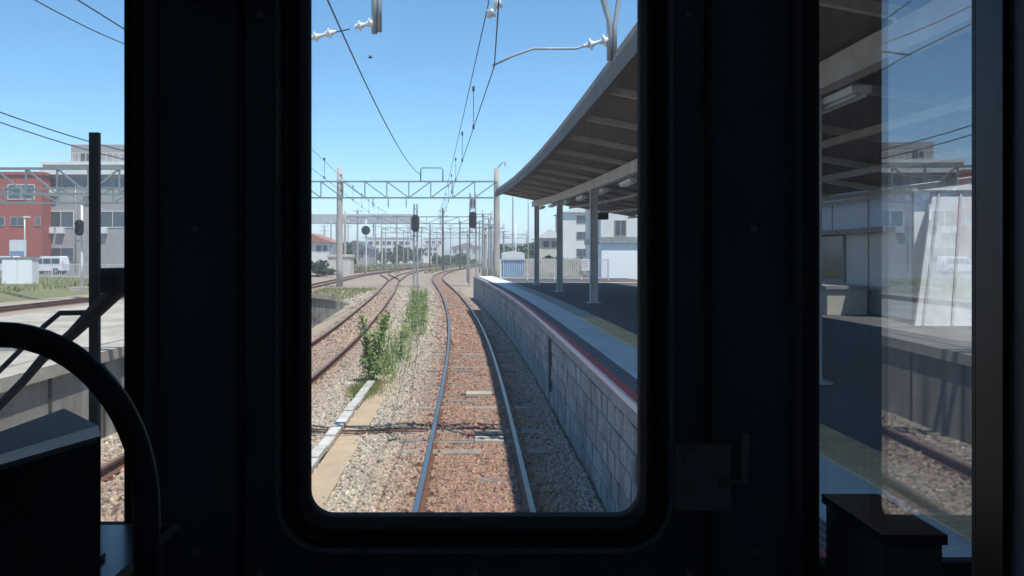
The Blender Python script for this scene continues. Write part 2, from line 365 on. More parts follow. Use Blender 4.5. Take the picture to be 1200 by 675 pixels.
# ------------------------------------------------------------------ tracks
PROF = [(-.0625, -.153), (.0625, -.153), (.0625, -.142), (.010, -.118), (.010, -.045), (.0325, -.036), (.0325, -.006), (.027, 0), (-.027, 0), (-.0325, -.006), (-.0325, -.036), (-.010, -.045), (-.010, -.118), (-.0625, -.142)]
PM = [1]*14; PM[7] = 0
slv = []
for k in range(4):
    b = MB(); j = lambda a: random.uniform(-a, a)
    b.box((-1, -.11, -.15), (1, .11, 0)); b.v = [(x+j(.012), y+j(.008), z+j(.006)) for x, y, z in b.v]
    slv.append(b.mesh('sleeper', 'sleeper'))
fastm = MB().box((-.07, -.05, 0), (.07, .05, .018)).box((-.018, -.018, .018), (.018, .018, .045)).mesh('rail_clip', 'rust_side')
def track(line, label, y0, y1, ns, zs, clips=0):
    t = thing('railway_track', label, 'track', line.p(y0, 0, -.16))
    Y = list(np.arange(y0, min(60, y1), 1.0))+list(np.arange(max(y0, 60), y1+.1, 2.0))
    for s in (-1, 1):
        b = MB(); b.sweep([[line.p(y, s*.566+a, z) for a, z in PROF] for y in Y], mats=PM)
        b.build('rail', ['rail_top' if line is T1 else 'rail_dull', 'rust_side'], t)
    y = max(y0, 5.0)
    for i in range(ns):
        o = link('sleeper', slv[i % 4], t)
        m = line.mtx(y+random.uniform(-.03, .03), random.uniform(-.03, .03), zs+random.uniform(-.022, .012))
        o.location = m.translation-t.location; o.rotation_euler = m.to_euler(); o.rotation_euler.z += random.uniform(-.015, .015)
        if i < clips:
            for s in (-.68, -.455, .455, .68):
                c = link('rail_clip', fastm, t); mm = line.mtx(y, s, -.152); c.location = mm.translation-t.location; c.rotation_euler = mm.to_euler()
        y += .62
    return t
track(T1, 'nearest railway track, straight ahead under the train, curving left past the platform', -8, 330, 90, -.132, 34)
track(T2, 'second railway track with rusty rails just left of the weeds', -8, 330, 70, -.146, 20)
track(T3, 'rusty railway track on the far side of the left platform', -8, 330, 0, -.15)
track(T4, 'farthest left railway track beside the grass and car park', -20, 330, 0, -.15)
# turnout rails in the distance
t = thing('crossover_track', 'crossover rails joining the left tracks beyond the gantry', 'track', (-10, 80, -.16))
for s in (-.566, .566):
    b = MB(); R = []
    for k in range(31):
        y = 78+k*2; f = smooth(0, 30, k); R.append([T2.p(y, s+a, z)*(1-f)+T3.p(y, s+a, z)*f for a, z in PROF])
    b.sweep(R, mats=PM); b.build('rail', ['rail_dull', 'rust_side'], t)
# beacon between the rails, cables, trough
t = thing('track_beacon', 'small pale signalling beacon plate lying between the rails of the main track', 'beacon', T1.p(14.9, .1, -.14))
MB().box((-.24, -.16, 0), (.24, .16, .05), 0, T1.mtx(14.9, .12, -.13)).build('plate', 'conc', t)
MB().box((-.33, -.05, 0), (-.24, .05, .03), 0, T1.mtx(14.9, .12, -.13)).build('bracket', 'rust_side', t)
MB().box((.24, -.05, 0), (.33, .05, .03), 0, T1.mtx(14.9, .12, -.13)).build('bracket', 'rust_side', t)
t = thing('track_beacon', 'dark weathered signalling box lying between the rails nearest the camera', 'beacon', T1.p(11.2, .2, -.14))
MB().box((-.2, -.14, 0), (.2, .14, .045), 0, T1.mtx(11.2, .22, -.135)).build('plate', 'conc', t)
MB().box((-.2, .14, 0), (.2, .34, .07), 0, T1.mtx(11.2, .22, -.135)).build('cover', 'signal_black', t)
for k, (dy, lab) in enumerate([(0, 'front'), (.16, 'back')]):
    pts = [(-3.05, 11.7+dy, -.10)]+[(-3+.24*i, 11.72+dy+.05*math.sin(i*1.1+k), -.115+.02*math.sin(i*.8)) for i in range(10)]+[(-.62, 11.9+dy, -.15)]
    tag(MB().tube(pts, .011, 6).build('ground_cable', 'rust_side', None, True), 'black cable crossing the ballast left of the main track, %s one of the pair' % lab, 'cable')
t = thing('cable_trough', 'pale concrete cable trough in the ballast left of the main track', 'cable trough', (-2.3, 9, -.2))
for k in range(16):
    y0 = 6.4+k*.62
    ln = MB().box((-.075, 0, 0), (.075, .6, .07), 0, Matrix.Translation((-2.03-.012*(y0-10)+random.uniform(-.01, .01), y0, -.155+random.uniform(-.012, .012))))
    ln.build('lid', 'white_worn', t)
b = MB()
for k in range(10): b.box((-1.945-.012*(k-3.6), 6.4+k, -.2), (-1.60-.012*(k-3.6), 7.395+k, -.158))
b.build('base', 'soil', t)

# ------------------------------------------------------------------ right platform
PZ = 1.19
plat = thing('station_platform', 'right platform with block wall, red edge line and tactile strip under the canopy', 'platform', T1.p(20, 4, -.2))
PE = 50.2
def strip(y0, y1, o0, o1, z0, z1, step=1.0):
    b = MB(); Y = list(np.arange(y0, y1, step))+[y1]
    b.sweep([[T1.p(y, o0, z0), T1.p(y, o1, z0), T1.p(y, o1, z1), T1.p(y, o0, z1)] for y in Y]); return b
strip(-14, PE-.12, 1.43, 9.8, -.5, PZ-.2).build('core', 'mortar', plat)
strip(-14, PE, 2.6, 9.8, PZ-.2, PZ-.004).build('asphalt_surface', 'asphalt', plat)
strip(-14, PE, 1.66, 2.6, PZ-.2, PZ).build('paving_strip', 'strip', plat)
for k, o in enumerate((1.50, 1.545, 1.59, 1.635)): strip(-2, PE-.1, o, o+.02, PZ-.02, PZ+.006).build('anti_slip_ridge', 'rubber', plat)
b = MB(); cop = []
for k in range(52):
    y0 = -1.5+k*1.0
    if y0+.99 > PE: break
    c = MB()
    c.sweep([[T1.p(y, 1.372, PZ-.19), T1.p(y, 1.66, PZ-.19), T1.p(y, 1.66, PZ-.002), T1.p(y, 1.385, PZ-.002), T1.p(y, 1.372, PZ-.014)] for y in (y0, y0+.5, y0+.992)])
    c.build('coping_stone', 'coping', plat)
strip(-2, PE-12, 1.392, 1.485, PZ-.02, PZ+.004).build('edge_line', 'red', plat)
strip(-2, PE-12, 1.358, 1.39, PZ-.055, PZ+.004).build('nosing', 'pink', plat)
# blocks of the wall
bv = []
for k in range(6):
    c = MB(); c.box((0, 0, 0), (.10, .402, .221)); c.v = [(x+random.uniform(-.006, .006), y+random.uniform(-.005, .005), z+random.uniform(-.005, .005)) for x, y, z in c.v]
    bv.append(c.mesh('block', 'block'))
far = MB(); cnt = 0
for i in range(104):
    for r in range(5):
        y = 5.9+i*.424+(.21 if r % 2 else 0); z = -.235+r*.2415
        if y+.42 > PE: continue
        if abs(y+.2-14.6) < .28 and r > 0: continue
        m = T1.mtx(y, 1.402+random.uniform(-.007, .005), z)
        if cnt < 298:
            o = link('block', bv[random.randrange(6)], plat); o.location = m.translation-plat.location; o.rotation_euler = m.to_euler(); cnt += 1
        else: far.box((random.uniform(-.006, .006), 0, 0), (.1, .402, .221), 0, m)
tag(far.build('blockwork', 'block', plat), kind='stuff')
strip(-14, 5.85, 1.41, 1.47, -.25, PZ-.195).build('near_wall', 'block', plat)
# recessed drain
MB().tube([T1.p(14.62, 1.415, -.2), T1.p(14.62, 1.415, .98)], .03, 8).build('drain_pipe', 'mortar', plat)
# end face
MB().sweep([[T1.p(PE-.1, 1.40, z), T1.p(PE, 1.40, z), T1.p(PE, 9.8, z), T1.p(PE-.1, 9.8, z)] for z in (-.3, PZ-.2)]).build('end_wall', 'block', plat)
# tactile tiles
tm = []
for mm in ('tactile', 'tactile_grey'):
    c = MB().box((0, 0, 0), (.395, .395, .012))
    for a in range(5):
        for d in range(5):
            cx = .04+a*.079; cy = .04+d*.079
            c.poly([(cx-.024, cy-.024, .012), (cx+.024, cy-.024, .012), (cx+.024, cy+.024, .012), (cx-.024, cy+.024, .012), (cx-.013, cy-.013, .018), (cx+.013, cy-.013, .018), (cx+.013, cy+.013, .018), (cx-.013, cy+.013, .018)],
                   [(0, 1, 5, 4), (1, 2, 6, 5), (2, 3, 7, 6), (3, 0, 4, 7), (4, 5, 6, 7)])
    tm.append(c.mesh('tactile_tile', mm))
for k in range(90):
    y = .4+k*.4
    o = link('tactile_tile', tm[0 if y < 16.2 else 1], plat); m = T1.mtx(y, 2.195, PZ-.003+random.uniform(0, .003)); o.location = m.translation-plat.location; o.rotation_euler = m.to_euler()
for k in range(18):
    o = link('tactile_tile', tm[0], plat); m = T1.mtx(37.4, 2.3+k*.4, PZ); o.location = m.translation-plat.location; o.rotation_euler = m.to_euler()
tag(MB().tube([T1.p(y, 1.22+.012*math.sin(y*.5), -.20+.004*math.sin(y)) for y in np.arange(3, 49, 1.0)], .016, 6).build('wall_foot_cable', 'galv', None, True), 'thin grey cable pipe along the foot of the right platform wall', 'cable')

# ------------------------------------------------------------------ canopy
can = thing('platform_canopy', 'long canopy roof on white steel columns over the right platform', 'canopy', T1.p(20, 3.4, PZ))
CZL = Line([(-60, -.5), (-9, -.30), (8, -.22), (15, -.14), (21.6, 0), (28.5, .15), (36, .42), (420, 14)])
def cz(y): return CZL.x(y)
CY0, CY1 = -9.0, 36.2
def roof_z(o): return np.interp(o, [1.66, 3.35, 7.9], [4.93, 4.60, 3.865])
Y = list(np.arange(CY0, CY1, .06))
b = MB(); R = []
for i, y in enumerate(Y):
    a = .008*(1 if i % 2 else -1)
    prof = [(7.9, 4.085), (3.35, 4.82), (2.15, 5.12), (1.94, 5.16), (1.77, 5.12), (1.66, 5.03), (1.605, 4.88), (1.61, 4.67)]
    R.append([T1.p(y, o-(a if o < 2 else 0), z+cz(y)+(a if o >= 2 else a*.4)) for o, z in prof])
b.sweep(R, closed_ring=False); b.build('roof_sheet', 'roof_top', can)
b = MB()
Y2 = list(np.arange(CY0, CY1, 1.2))+[CY1]
b.sweep([[T1.p(y, o, roof_z(o)+cz(y)+d) for o, d in ((1.655, 0), (3.35, 0), (7.9, 0), (7.9, .06), (3.35, .06), (1.655, .06))] for y in Y2])
b.build('soffit', 'roof_under', can)
b = MB(); b.sweep([[T1.p(y, 1.67, 4.72+cz(y)), T1.p(y, 1.75, 4.72+cz(y)), T1.p(y, 1.75, 4.905+cz(y)), T1.p(y, 1.67, 4.905+cz(y))] for y in Y2]); b.build('eaves_angle', 'roof_under', can)
b = MB(); b.sweep([[T1.p(y, 3.27, 4.24+cz(y)), T1.p(y, 3.43, 4.24+cz(y)), T1.p(y, 3.43, 4.49+cz(y)), T1.p(y, 3.27, 4.49+cz(y))] for y in Y2]); b.build('main_beam', 'canopy_steel', can)
y = 35.5
k = 0
while y > CY0+.5:
    b = MB()
    for o0, o1 in ((1.72, 3.35), (3.35, 7.85)):
        b.sweep([[T1.p(y+d, o, roof_z(o)+cz(y)+e) for d, e in ((-.028, -.10), (.028, -.10), (.028, -.004), (-.028, -.004))] for o in (o0, o1)])
    rf = b.build('rafter', 'canopy_steel', can)
    MB().bar(T1.p(y, 3.30, 4.49+cz(y)), T1.p(y, 3.30, 4.53+cz(y)), .06).build('strut', 'canopy_steel', rf)
    y -= 2.25; k += 1
for o in (5.0, 6.4, 7.7):
    b = MB(); zz = float(roof_z(o))
    b.sweep([[T1.p(y, o-.04, zz-.17+cz(y)), T1.p(y, o+.04, zz-.17+cz(y)), T1.p(y, o+.04, zz-.08+cz(y)), T1.p(y, o-.04, zz-.08+cz(y))] for y in Y2]); b.build('purlin', 'canopy_steel', can)
for i in range(6):
    y = 35.05-6.75*i
    if y < 2: break
    m = T1.mtx(y, 3.35, 0); h = 4.24+cz(y)
    c = MB()
    c.box((-.10, -.085, PZ-.01), (-.085, .085, h), 0, m).box((.085, -.085, PZ-.01), (.10, .085, h), 0, m).box((-.085, -.06, PZ-.01), (.085, .06, h), 0, m)
    col = c.build('column', 'canopy_steel', can)
    MB().box((-.17, -.17, PZ-.004), (.17, .17, PZ+.02), 0, m).build('base_plate', 'canopy_steel', col)
k = 0
for y in np.arange(4.6, 35, 3.375):
    m = T1.mtx(y, 3.55, 4.12+cz(y))
    f = thing('strip_light', 'white fluorescent strip light under the canopy beam, number %d from the train' % (k+1), 'light', m.translation, 'strip lights under the canopy'); k += 1
    MB().box((-.09, -.62, .03), (.09, .62, .10), 0, m).build('housing', 'lamp', f)
    for s in (-.045, .045): MB().tube([m @ Vector((s, -.6, .01)), m @ Vector((s, .6, .01))], .016, 8).build('tube', 'lamp', f, True)
    for s in (-.5, .5): MB().bar(m @ Vector((0, s, .10)), m @ Vector((0, s, .37)), .02).build('hanger', 'galv', f)
ords = ['nearest', 'second', 'third', 'fourth', 'fifth', 'sixth', 'seventh', 'eighth', 'ninth', 'tenth', 'eleventh']
for o in bpy.data.objects:
    if o.name.startswith('strip_light') and o.type == 'EMPTY':
        n = int(o['label'].split('number ')[1].split()[0])
        o['label'] = 'white fluorescent strip light under the canopy beam, %s from the train' % ords[n-1]
sp = thing('loudspeaker', 'small dark loudspeaker hanging under the canopy near its far end', 'speaker', T1.p(27, 4.6, 3.75))
MB().box((-.2, -.12, 3.66), (.2, .12, 3.9), 0, T1.mtx(27, 4.6, .02)).build('case', 'signal_black', sp)
MB().bar(T1.p(27, 4.6, 3.9), T1.p(27, 4.6, 4.47), .03).build('hanger', 'galv', sp)

# ------------------------------------------------------------------ fences
def fence(name, label, a, b, h, np_, m, board=None, mid=True, pal=.11):
    a = Vector(a); b = Vector(b); t = thing(name, label, 'fence', a)
    d = b-a
    for i in range(np_+1):
        p = a+d*i/np_; MB().bar(p-Vector((0, 0, .1)), p+Vector((0, 0, h+.03)), .06).build('post', m, t)
    for z in ((.12, h) if mid else (h,)): MB().bar(a+Vector((0, 0, z)), b+Vector((0, 0, z)), .045).build('rail', m, t)
    q = MB(); n = int(d.length/pal)
    for i in range(n):
        p = a+d*(i+.5)/n; q.bar(p+Vector((0, 0, .12)), p+Vector((0, 0, h)), .024)
    tag(q.build('pales', m, t), kind='stuff'); return t
fence('platform_fence', 'white railing across the far end of the right platform', (1.35, 42, PZ), (7.0, 42, PZ), 1.07, 4, 'fence')
t = thing('notice_board', 'blank white notice board fixed on the platform end railing', 'sign', (5.6, 41.9, PZ+.5))
MB().box((5.57, 41.88, PZ+.5), (6.0, 41.94, PZ+1.1)).build('panel', 'white', t)
for k in range(4): MB().box((5.62, 41.876, PZ+.97-.11*k), (5.95-.07*(k % 2), 41.8795, PZ+1.0-.11*k)).build('print_line', 'grey_wall', t)
fence('car_park_fence', 'pale railing between the car park and the grass on the left', (-52, 71, .53), (-27.5, 71, .5), 1.2, 10, 'fence', pal=.2)

# ------------------------------------------------------------------ left platform
L2 = lambda y, o, z: T2.p(y, o, z)
lp = thing('station_platform', 'bare left island platform with stained concrete wall and sloping end', 'platform', L2(10, -4, -.2))
def lstrip(y0, y1, o0, o1, f0, f1, step=1.0):
    b = MB(); Y = list(np.arange(y0, y1, step))+[y1]
    b.sweep([[L2(y, o0, f0(y)), L2(y, o1, f0(y)), L2(y, o1, f1(y)), L2(y, o0, f1(y))] for y in Y]); return b
RY0, RY1 = 29.0, 44.5
lz = lambda y: 1.10 if y < RY0 else 1.10-1.12*(y-RY0)/(RY1-RY0)
lstrip(-16, RY1, -6.5, -1.52, lambda y: -.4, lambda y: lz(y)-.16).build('core', 'wall_conc', lp)
lstrip(-16, RY1, -6.55, -1.9, lambda y: lz(y)-.16, lambda y: lz(y)).build('surface', 'conc', lp)
for k in range(44):
    y0 = -16+k*1.2
    if y0+1.19 > RY1: break
    lstrip(y0, y0+1.188, -1.896, -1.44, lambda y: lz(y)-.155, lambda y: lz(y)+.004, .6).build('coping_stone', 'conc', lp)
for k in range(20):      # pilaster joints of the wall
    y0 = -2+k*1.5
    lstrip(y0, y0+.06, -1.53, -1.505, lambda y: -.3, lambda y: lz(y)-.17).build('wall_joint', 'mortar', lp)

# ------------------------------------------------------------------ overhead line
def insulator(name, a, d, ln, parent, n=2, r=.075):
    a = Vector(a); d = Vector(d).normalized(); b = MB().tube([a, a+d*ln], .021, 10)
    for i in range(n):
        c = ln*(i+.5)/n
        b.tube([a+d*(c-.05), a+d*(c-.012), a+d*(c-.010), a+d*(c+.006), a+d*(c+.009), a+d*(c+.045)], [.028, .036, r, r*.93, .040, .030], 16)
    return b.build(name, 'porcelain', parent)
def truss(t, a, b, h, n, w=.06, dw=.04, depth=.0):
    a = Vector(a); b = Vector(b); up = Vector((0, 0, h))
    MB().bar(a, b, w).build('lower_chord', 'steel', t); MB().bar(a+up, b+up, w).build('upper_chord', 'steel', t)
    for i in range(n+1):
        p = a+(b-a)*i/n; MB().bar(p, p+up, dw).build('vertical', 'steel', t)
        if i < n:
            p2 = a+(b-a)*(i+1)/n
            (MB().bar(p+up, p2, dw) if i < n/2 else MB().bar(p, p2+up, dw)).build('diagonal', 'steel', t)
def cpole(t, x, y, z0, z1, r=.17, m='pole_conc'):
    n = max(2, int((z1-z0)/1.5)); MB().tube([(x, y, z0+(z1-z0)*i/n) for i in range(n+1)], [r-(r*.25)*i/n for i in range(n+1)], 12).build('post', m, t, True)

G0 = 9.4
gt = thing('catenary_gantry', 'overhead line gantry above the near tracks with hanging brackets', 'gantry', (-5.2, G0, -.3))
cpole(gt, -5.75, G0, 1.0, 8.6); cpole(gt, 9.9, G0, -.3, 8.6)
truss(gt, (-5.7, G0, 7.0), (9.8, G0, 7.0), .9, 14, .09, .06)
def vbracket(x, zb, dx):
    MB().tube([(x+dx, G0, 7.0), (x+dx*.75, G0, zb+1.1), (x, G0, zb+.45), (x, G0, zb)], .035, 10).build('drop_pipe', 'galv', gt, True)
    MB().tube([(x-dx*1.2, G0, 7.0), (x-dx*.6, G0, zb+1.0), (x+.06, G0, zb+.40), (x+.06, G0, zb+.02)], .028, 10).build('drop_pipe', 'galv', gt, True)
vbracket(1.58, 4.74, -.25); vbracket(-1.17, 5.05, -.10)
p1 = px(577, 77, G0); q1 = px(684, 54, G0)
insulator('insulator', q1, (px(715, 46, G0)-q1), .33, gt)
MB().tube([p1, px(600, 66, G0), px(625, 57, G0), px(655, 57, G0), px(675, 57, G0), q1], .013, 8).build('registration_arm', 'galv', gt, True)
i1 = px(436, 24, G0); MB().tube([px(410, 34, G0), px(392, 38, G0)], .008, 6).build('pull_rod', 'wire', gt)
insulator('insulator', px(440, 26, G0), px(410, 33, G0)-px(440, 26, G0), .25, gt, 2, .065)
insulator('insulator', px(394, 37, G0), px(360, 46, G0)-px(394, 37, G0), .33, gt, 2, .065)
tc2 = Vector((T2.x(G0)+.2, G0, 4.75)); MB().tube([px(361, 46, G0), tc2], .012, 6).build('pull_rod', 'wire', gt)
insulator('insulator', px(587, 0, G0), px(572, 20, G0)-px(587, 0, G0), .26, gt, 2, .07)
MB().tube([px(588, -2, G0), (px(600, -2, G0).x, G0, 7.0)], .02, 6).build('hanger_rod', 'galv', gt)

G1 = 68.0
gt1 = thing('catenary_gantry', 'lattice overhead gantry spanning the tracks on two concrete posts ahead', 'gantry', (-11.3, G1, -.3))
xl = px(398, 0, G1).x; xr = px(582, 0, G1).x
cpole(gt1, xl, G1, -.3, px(0, 197, G1).z, .30); cpole(gt1, xr, G1, -.3, px(0, 197, G1).z, .30)
truss(gt1, (xl-3.4, G1-.2, px(0, 232, G1).z), (xr, G1-.2, px(0, 232, G1).z), px(0, 213, G1).z-px(0, 232, G1).z, 9, .13, .09)
zt = px(0, 213, G1).z; x0 = px(493, 0, G1).x; x1 = px(519, 0, G1).x
MB().tube([(x0, G1, zt), (x0, G1, zt+1.05), (x0+.15, G1, zt+1.18), (x1-.15, G1, zt+1.18), (x1, G1, zt+1.05), (x1, G1, zt)], .055, 8).build('wire_frame', 'steel', gt1, True)
MB().tube([(xr, G1, px(0, 199, G1).z), px(588, 191, G1), px(592, 190, G1), px(592, 195, G1)], .05, 6).build('lamp_arm', 'steel', gt1, True)
for xx in (437, 455, 476): MB().bar((px(xx, 0, G1).x, G1, px(0, 232, G1).z), (px(xx, 0, G1).x, G1, px(0, 243, G1).z), .07).build('dropper_post', 'steel', gt1)

def gantry_far(D, xa, xb, zb, zt, label, m='pole_conc', n=9):
    t = thing('catenary_gantry', label, 'gantry', (xa, D, -.3))
    cpole(t, xa, D, -.3, zt+.9, .22, m); cpole(t, xb, D, -.3, zt+.9, .22, m)
    truss(t, (xa, D, zb), (xb, D, zb), zt-zb, n, .14, .09); return t
gantry_far(118, -19, 2.5, 7.2, 8.2, 'smaller gantry just behind the large lattice gantry')
gantry_far(165, -19, 6, 7.2, 8.2, 'gantry in the middle distance over the bending tracks')
gantry_far(215, -12, 14, 7.2, 8.2, 'farthest hazy gantry across the tracks')
gantry_far(46, -31, -13.2, 6.0, 7.45, 'pale lattice gantry in front of the red and grey buildings', 'galv', 10)
gantry_far(60, -41, -17, 6.4, 7.5, 'second pale gantry in front of the grey building', 'galv', 12)

def wire(name, label, pts, r=.012): return tag(MB().tube(pts, r, 5).build(name, 'wire'), label, 'wire')
def span(line, ys, zs, sag, off, n=10):
    P = []
    for a, b_, za, zb, sg in zip(ys[:-1], ys[1:], zs[:-1], zs[1:], sag):
        for i in range(n):
            t_ = i/n; q = line.p(a, off(a)).lerp(line.p(b_, off(b_)), t_); q.z = za+(zb-za)*t_-4*sg*t_*(1-t_); P.append(q)
    P.append(line.p(ys[-1], off(ys[-1]), zs[-1])); return P
SUP = [-30, G0, 68, 118, 165, 215, 300]
stag = lambda y: .24*math.cos((y-G0)/58*math.pi)
for ln, nm, c0 in ((T1, 'main track', 4.67), (T2, 'second track', 4.75)):
    t = thing('catenary', 'contact and messenger wires above the %s' % nm, 'overhead wire', ln.p(G0, 0, 4.7))
    cw = span(ln, SUP, [c0, c0, 5.0, 5, 5, 5, 5], [.05]*6, stag); mw = span(ln, SUP, [5.4, 5.4, 6.1, 6, 6, 6, 6], [.5, .30, .6, .6, .6, .6], lambda y: stag(y)-.07)
    MB().tube(cw, .007, 5).build('contact_wire', 'wire', t); MB().tube(mw, .007, 5).build('messenger_wire', 'wire', t)
    for y in list(np.arange(14, 66, 5.0))+list(np.arange(72, 116, 8)):
        a = np.interp(y, [p.y for p in cw], [p.z for p in cw]); c = np.interp(y, [p.y for p in mw], [p.z for p in mw])
        p = Vector((float(np.interp(y, [q.y for q in cw], [q.x for q in cw])), y, 0)); d = MB().tube([(p.x, p.y, a), (p.x, p.y, c)], .006, 5)
        d.box((p.x-.022, p.y-.03, c-.05), (p.x+.022, p.y+.03, c+.03)).box((p.x-.02, p.y-.03, a-.02), (p.x+.02, p.y+.03, a+.05)); d.build('dropper', 'wire', t)
a = px(383, -2, 20); bq = px(493, 205, G1)
wire('feeder_wire', 'single thick feeder wire sweeping from top left down to the gantry frame', [Vector((a.x, -10, a.z+.6))]+[a.lerp(bq, i/14)-Vector((0, 0, 4*.75*(i/14)*(1-i/14))) for i in range(15)], .024)
for k, (xa, ya, xb, yb, D, lab) in enumerate([(-10, 128, 150, 178, 34, 'upper of the two wires crossing the left window at mid height'), (-10, 140, 150, 188, 36, 'lower of the two wires crossing the left window at mid height'), (30, -6, 160, 57, 24, 'wire crossing the top corner of the left window')]):
    a = px(xa, ya, D); b_ = px(xb, yb, D+9); d = (b_-a)
    wire('overhead_wire', lab, [a-d*.5]+[a+d*i/6-Vector((0, 0, .1*math.sin(i/6*math.pi))) for i in range(7)]+[b_+d*.8], .03 if k < 2 else .022)

# ------------------------------------------------------------------ signals, poles
def signal(D, x, ytop, yb, label, lattice=True, lw=.17, hw=.34, hh=.72, extra=False, gz0=-.25, lens=2):
    c = px(x, 0, D); zc = px(0, ytop, D).z; t = thing('railway_signal', label, 'signal', (c.x, D, gz0))
    ztop = zc+hh+(.9 if not extra else 1.6)
    if lattice:
        for s in ((-lw, -lw), (lw, -lw), (-lw, lw), (lw, lw)): MB().bar((c.x+s[0], D+s[1], gz0), (c.x+s[0]*.7, D+s[1]*.7, ztop), .085).build('leg', 'galv', t)
        z = gz0+.3; s = 1
        while z < ztop-.5:
            MB().bar((c.x-lw*s, D-lw, z), (c.x+lw*s, D-lw, z+.55), .04).build('lacing', 'galv', t); z += .55; s = -s
    else: cpole(t, c.x, D, gz0, ztop, .09, 'white')
    prof = [(hw*math.cos(a_), (hh-hw)*(1 if math.sin(a_) >= 0 else -1)+hw*math.sin(a_)) for a_ in np.linspace(0, 2*math.pi, 24, endpoint=False)]
    b = MB(); b.sweep([[(c.x+u, D-.36+dy, zc+v) for u, v in prof] for dy in (0, .08)]); hd = b.build('backboard', 'signal_black', t)
    for i in range(lens):
        z = zc+(hh-hw)*(1-2*i/(lens-1))
        MB().tube([(c.x, D-.37, z), (c.x, D-.40, z)], .13, 14).build('lens', ('lens_g', 'lens')[i % 2], hd)
        MB().sweep([[(c.x+.16*math.cos(a_)*w, yy, z+.16*math.sin(a_)*w) for a_ in np.linspace(-.3, math.pi+.3, 10)] for yy, w in ((D-.37, 1), (D-.62, 1))], closed_ring=False).build('hood', 'signal_black', hd)
    if extra:
        MB().box((c.x-.26, D-.35, zc+hh+.25), (c.x+.26, D-.2, zc+hh+1.15)).build('indicator_box', 'galv', t)
        for u in (-.13, .13): MB().box((c.x+u-.05, D-.356, zc+hh+.35), (c.x+u+.05, D-.351, zc+hh+1.05)).build('indicator_bar', 'signal_black', t)
    MB().box((c.x-.4, D-.3, zc-hh-.35), (c.x+.4, D+.35, zc-hh-.28)).build('service_step', 'galv', t)
    MB().box((c.x-.55, D-.45, gz0-.1), (c.x+.55, D+.45, gz0+.12)).build('footing', 'conc', t)
    return t
signal(67, 487, 262, 335, 'signal on lattice mast between the two near tracks, beneath the gantry')
signal(69.5, 554, 258, 335, 'signal on lattice mast right of the main track with indicator box on top', lw=.32, extra=True)
signal(110, 429, 270, 317, 'small round-headed signal on a thin white post, far left', False, .17, .6, .62)
signal(50, 96, 267, 335, 'dark signal in front of the grey building in the left window', False, .17, .26, .5, gz0=.4)
def pole(D, x, ytop, label, r=.16, m='pole_conc', arms=2, gz0=-.3):
    p = px(x, ytop, D); t = thing('utility_pole', label, 'pole', (p.x, D, gz0)); cpole(t, p.x, D, gz0, p.z, r, m)
    for k in range(arms):
        z = p.z-.5-.9*k; MB().bar((p.x-.9, D-.2, z), (p.x+.9, D-.2, z), .09).build('crossarm', 'steel', t)
    return t
pole(135, 419, 244, 'slim concrete pole behind the left gantry post', .17)
pole(150, 465, 250, 'pole left of the left signal in the far yard', .16, arms=1)
pole(145, 519, 244, 'tall brown pole standing in the bend of the main track', .2, 'bark', 3)
pole(160, 539, 259, 'shorter dark pole right of the tall brown pole', .17, 'bark', 2)
pole(175, 504, 262, 'thin dark pole above the small white far building', .15, 'bark', 2)
pole(92, 566, 246, 'pale pole just right of the indicator signal', .16, 'galv', 1)
pole(105, 573, 252, 'second pale pole behind the indicator signal', .15, 'galv', 2)
pole(125, 562, 256, 'thin steel pole farthest behind the indicator signal', .13, 'galv', 2)
pole(80, 548, 266, 'short steel pole hugging the left of the indicator signal mast', .1, 'galv', 1)
pole(140, 440, 262, 'thin pole before the long white far building', .13, arms=1)
pole(120, 388, 258, 'pole above the house with the red roof', .13, arms=1)
pole(170, 478, 262, 'thin pole right beside the left signal mast', .13, arms=1)
pole(120, 601, 226, 'tall thin pole beyond the platform end, left one', .12, 'galv', 0)
pole(130, 619, 232, 'tall thin pole beyond the platform end, right one', .10, 'galv', 0)
pole(58, 604, 262, 'slim white post beside the white domed shed', .07, 'white', 0)
for k, (D, x, yt, r, m_, ar, lab) in enumerate([
        (155, 380, 262, .13, 'galv', 2, 'thin mast above the pale trackside hut'), (185, 408, 258, .14, 'pole_conc', 2, 'pole just right of the concrete gantry post'),
        (195, 452, 266, .13, 'pole_conc', 2, 'pole above the middle of the long white far building'), (210, 473, 268, .13, 'galv', 1, 'short mast left of the left signal'),
        (190, 494, 264, .13, 'galv', 2, 'mast just right of the left signal'), (205, 512, 270, .14, 'pole_conc', 1, 'pole beside the small white far building'),
        (200, 528, 262, .14, 'galv', 2, 'mast between the tall brown pole and the dark pole'), (100, 569, 262, .2, 'pole_conc', 2, 'stout concrete pole in the cluster right of the indicator signal'),
        (85, 576, 258, .14, 'galv', 1, 'steel pole close to the right gantry post'), (140, 590, 268, .14, 'galv', 2, 'pole just right of the right gantry post')]):
    pole(D, x, yt, lab, r, m_, ar)
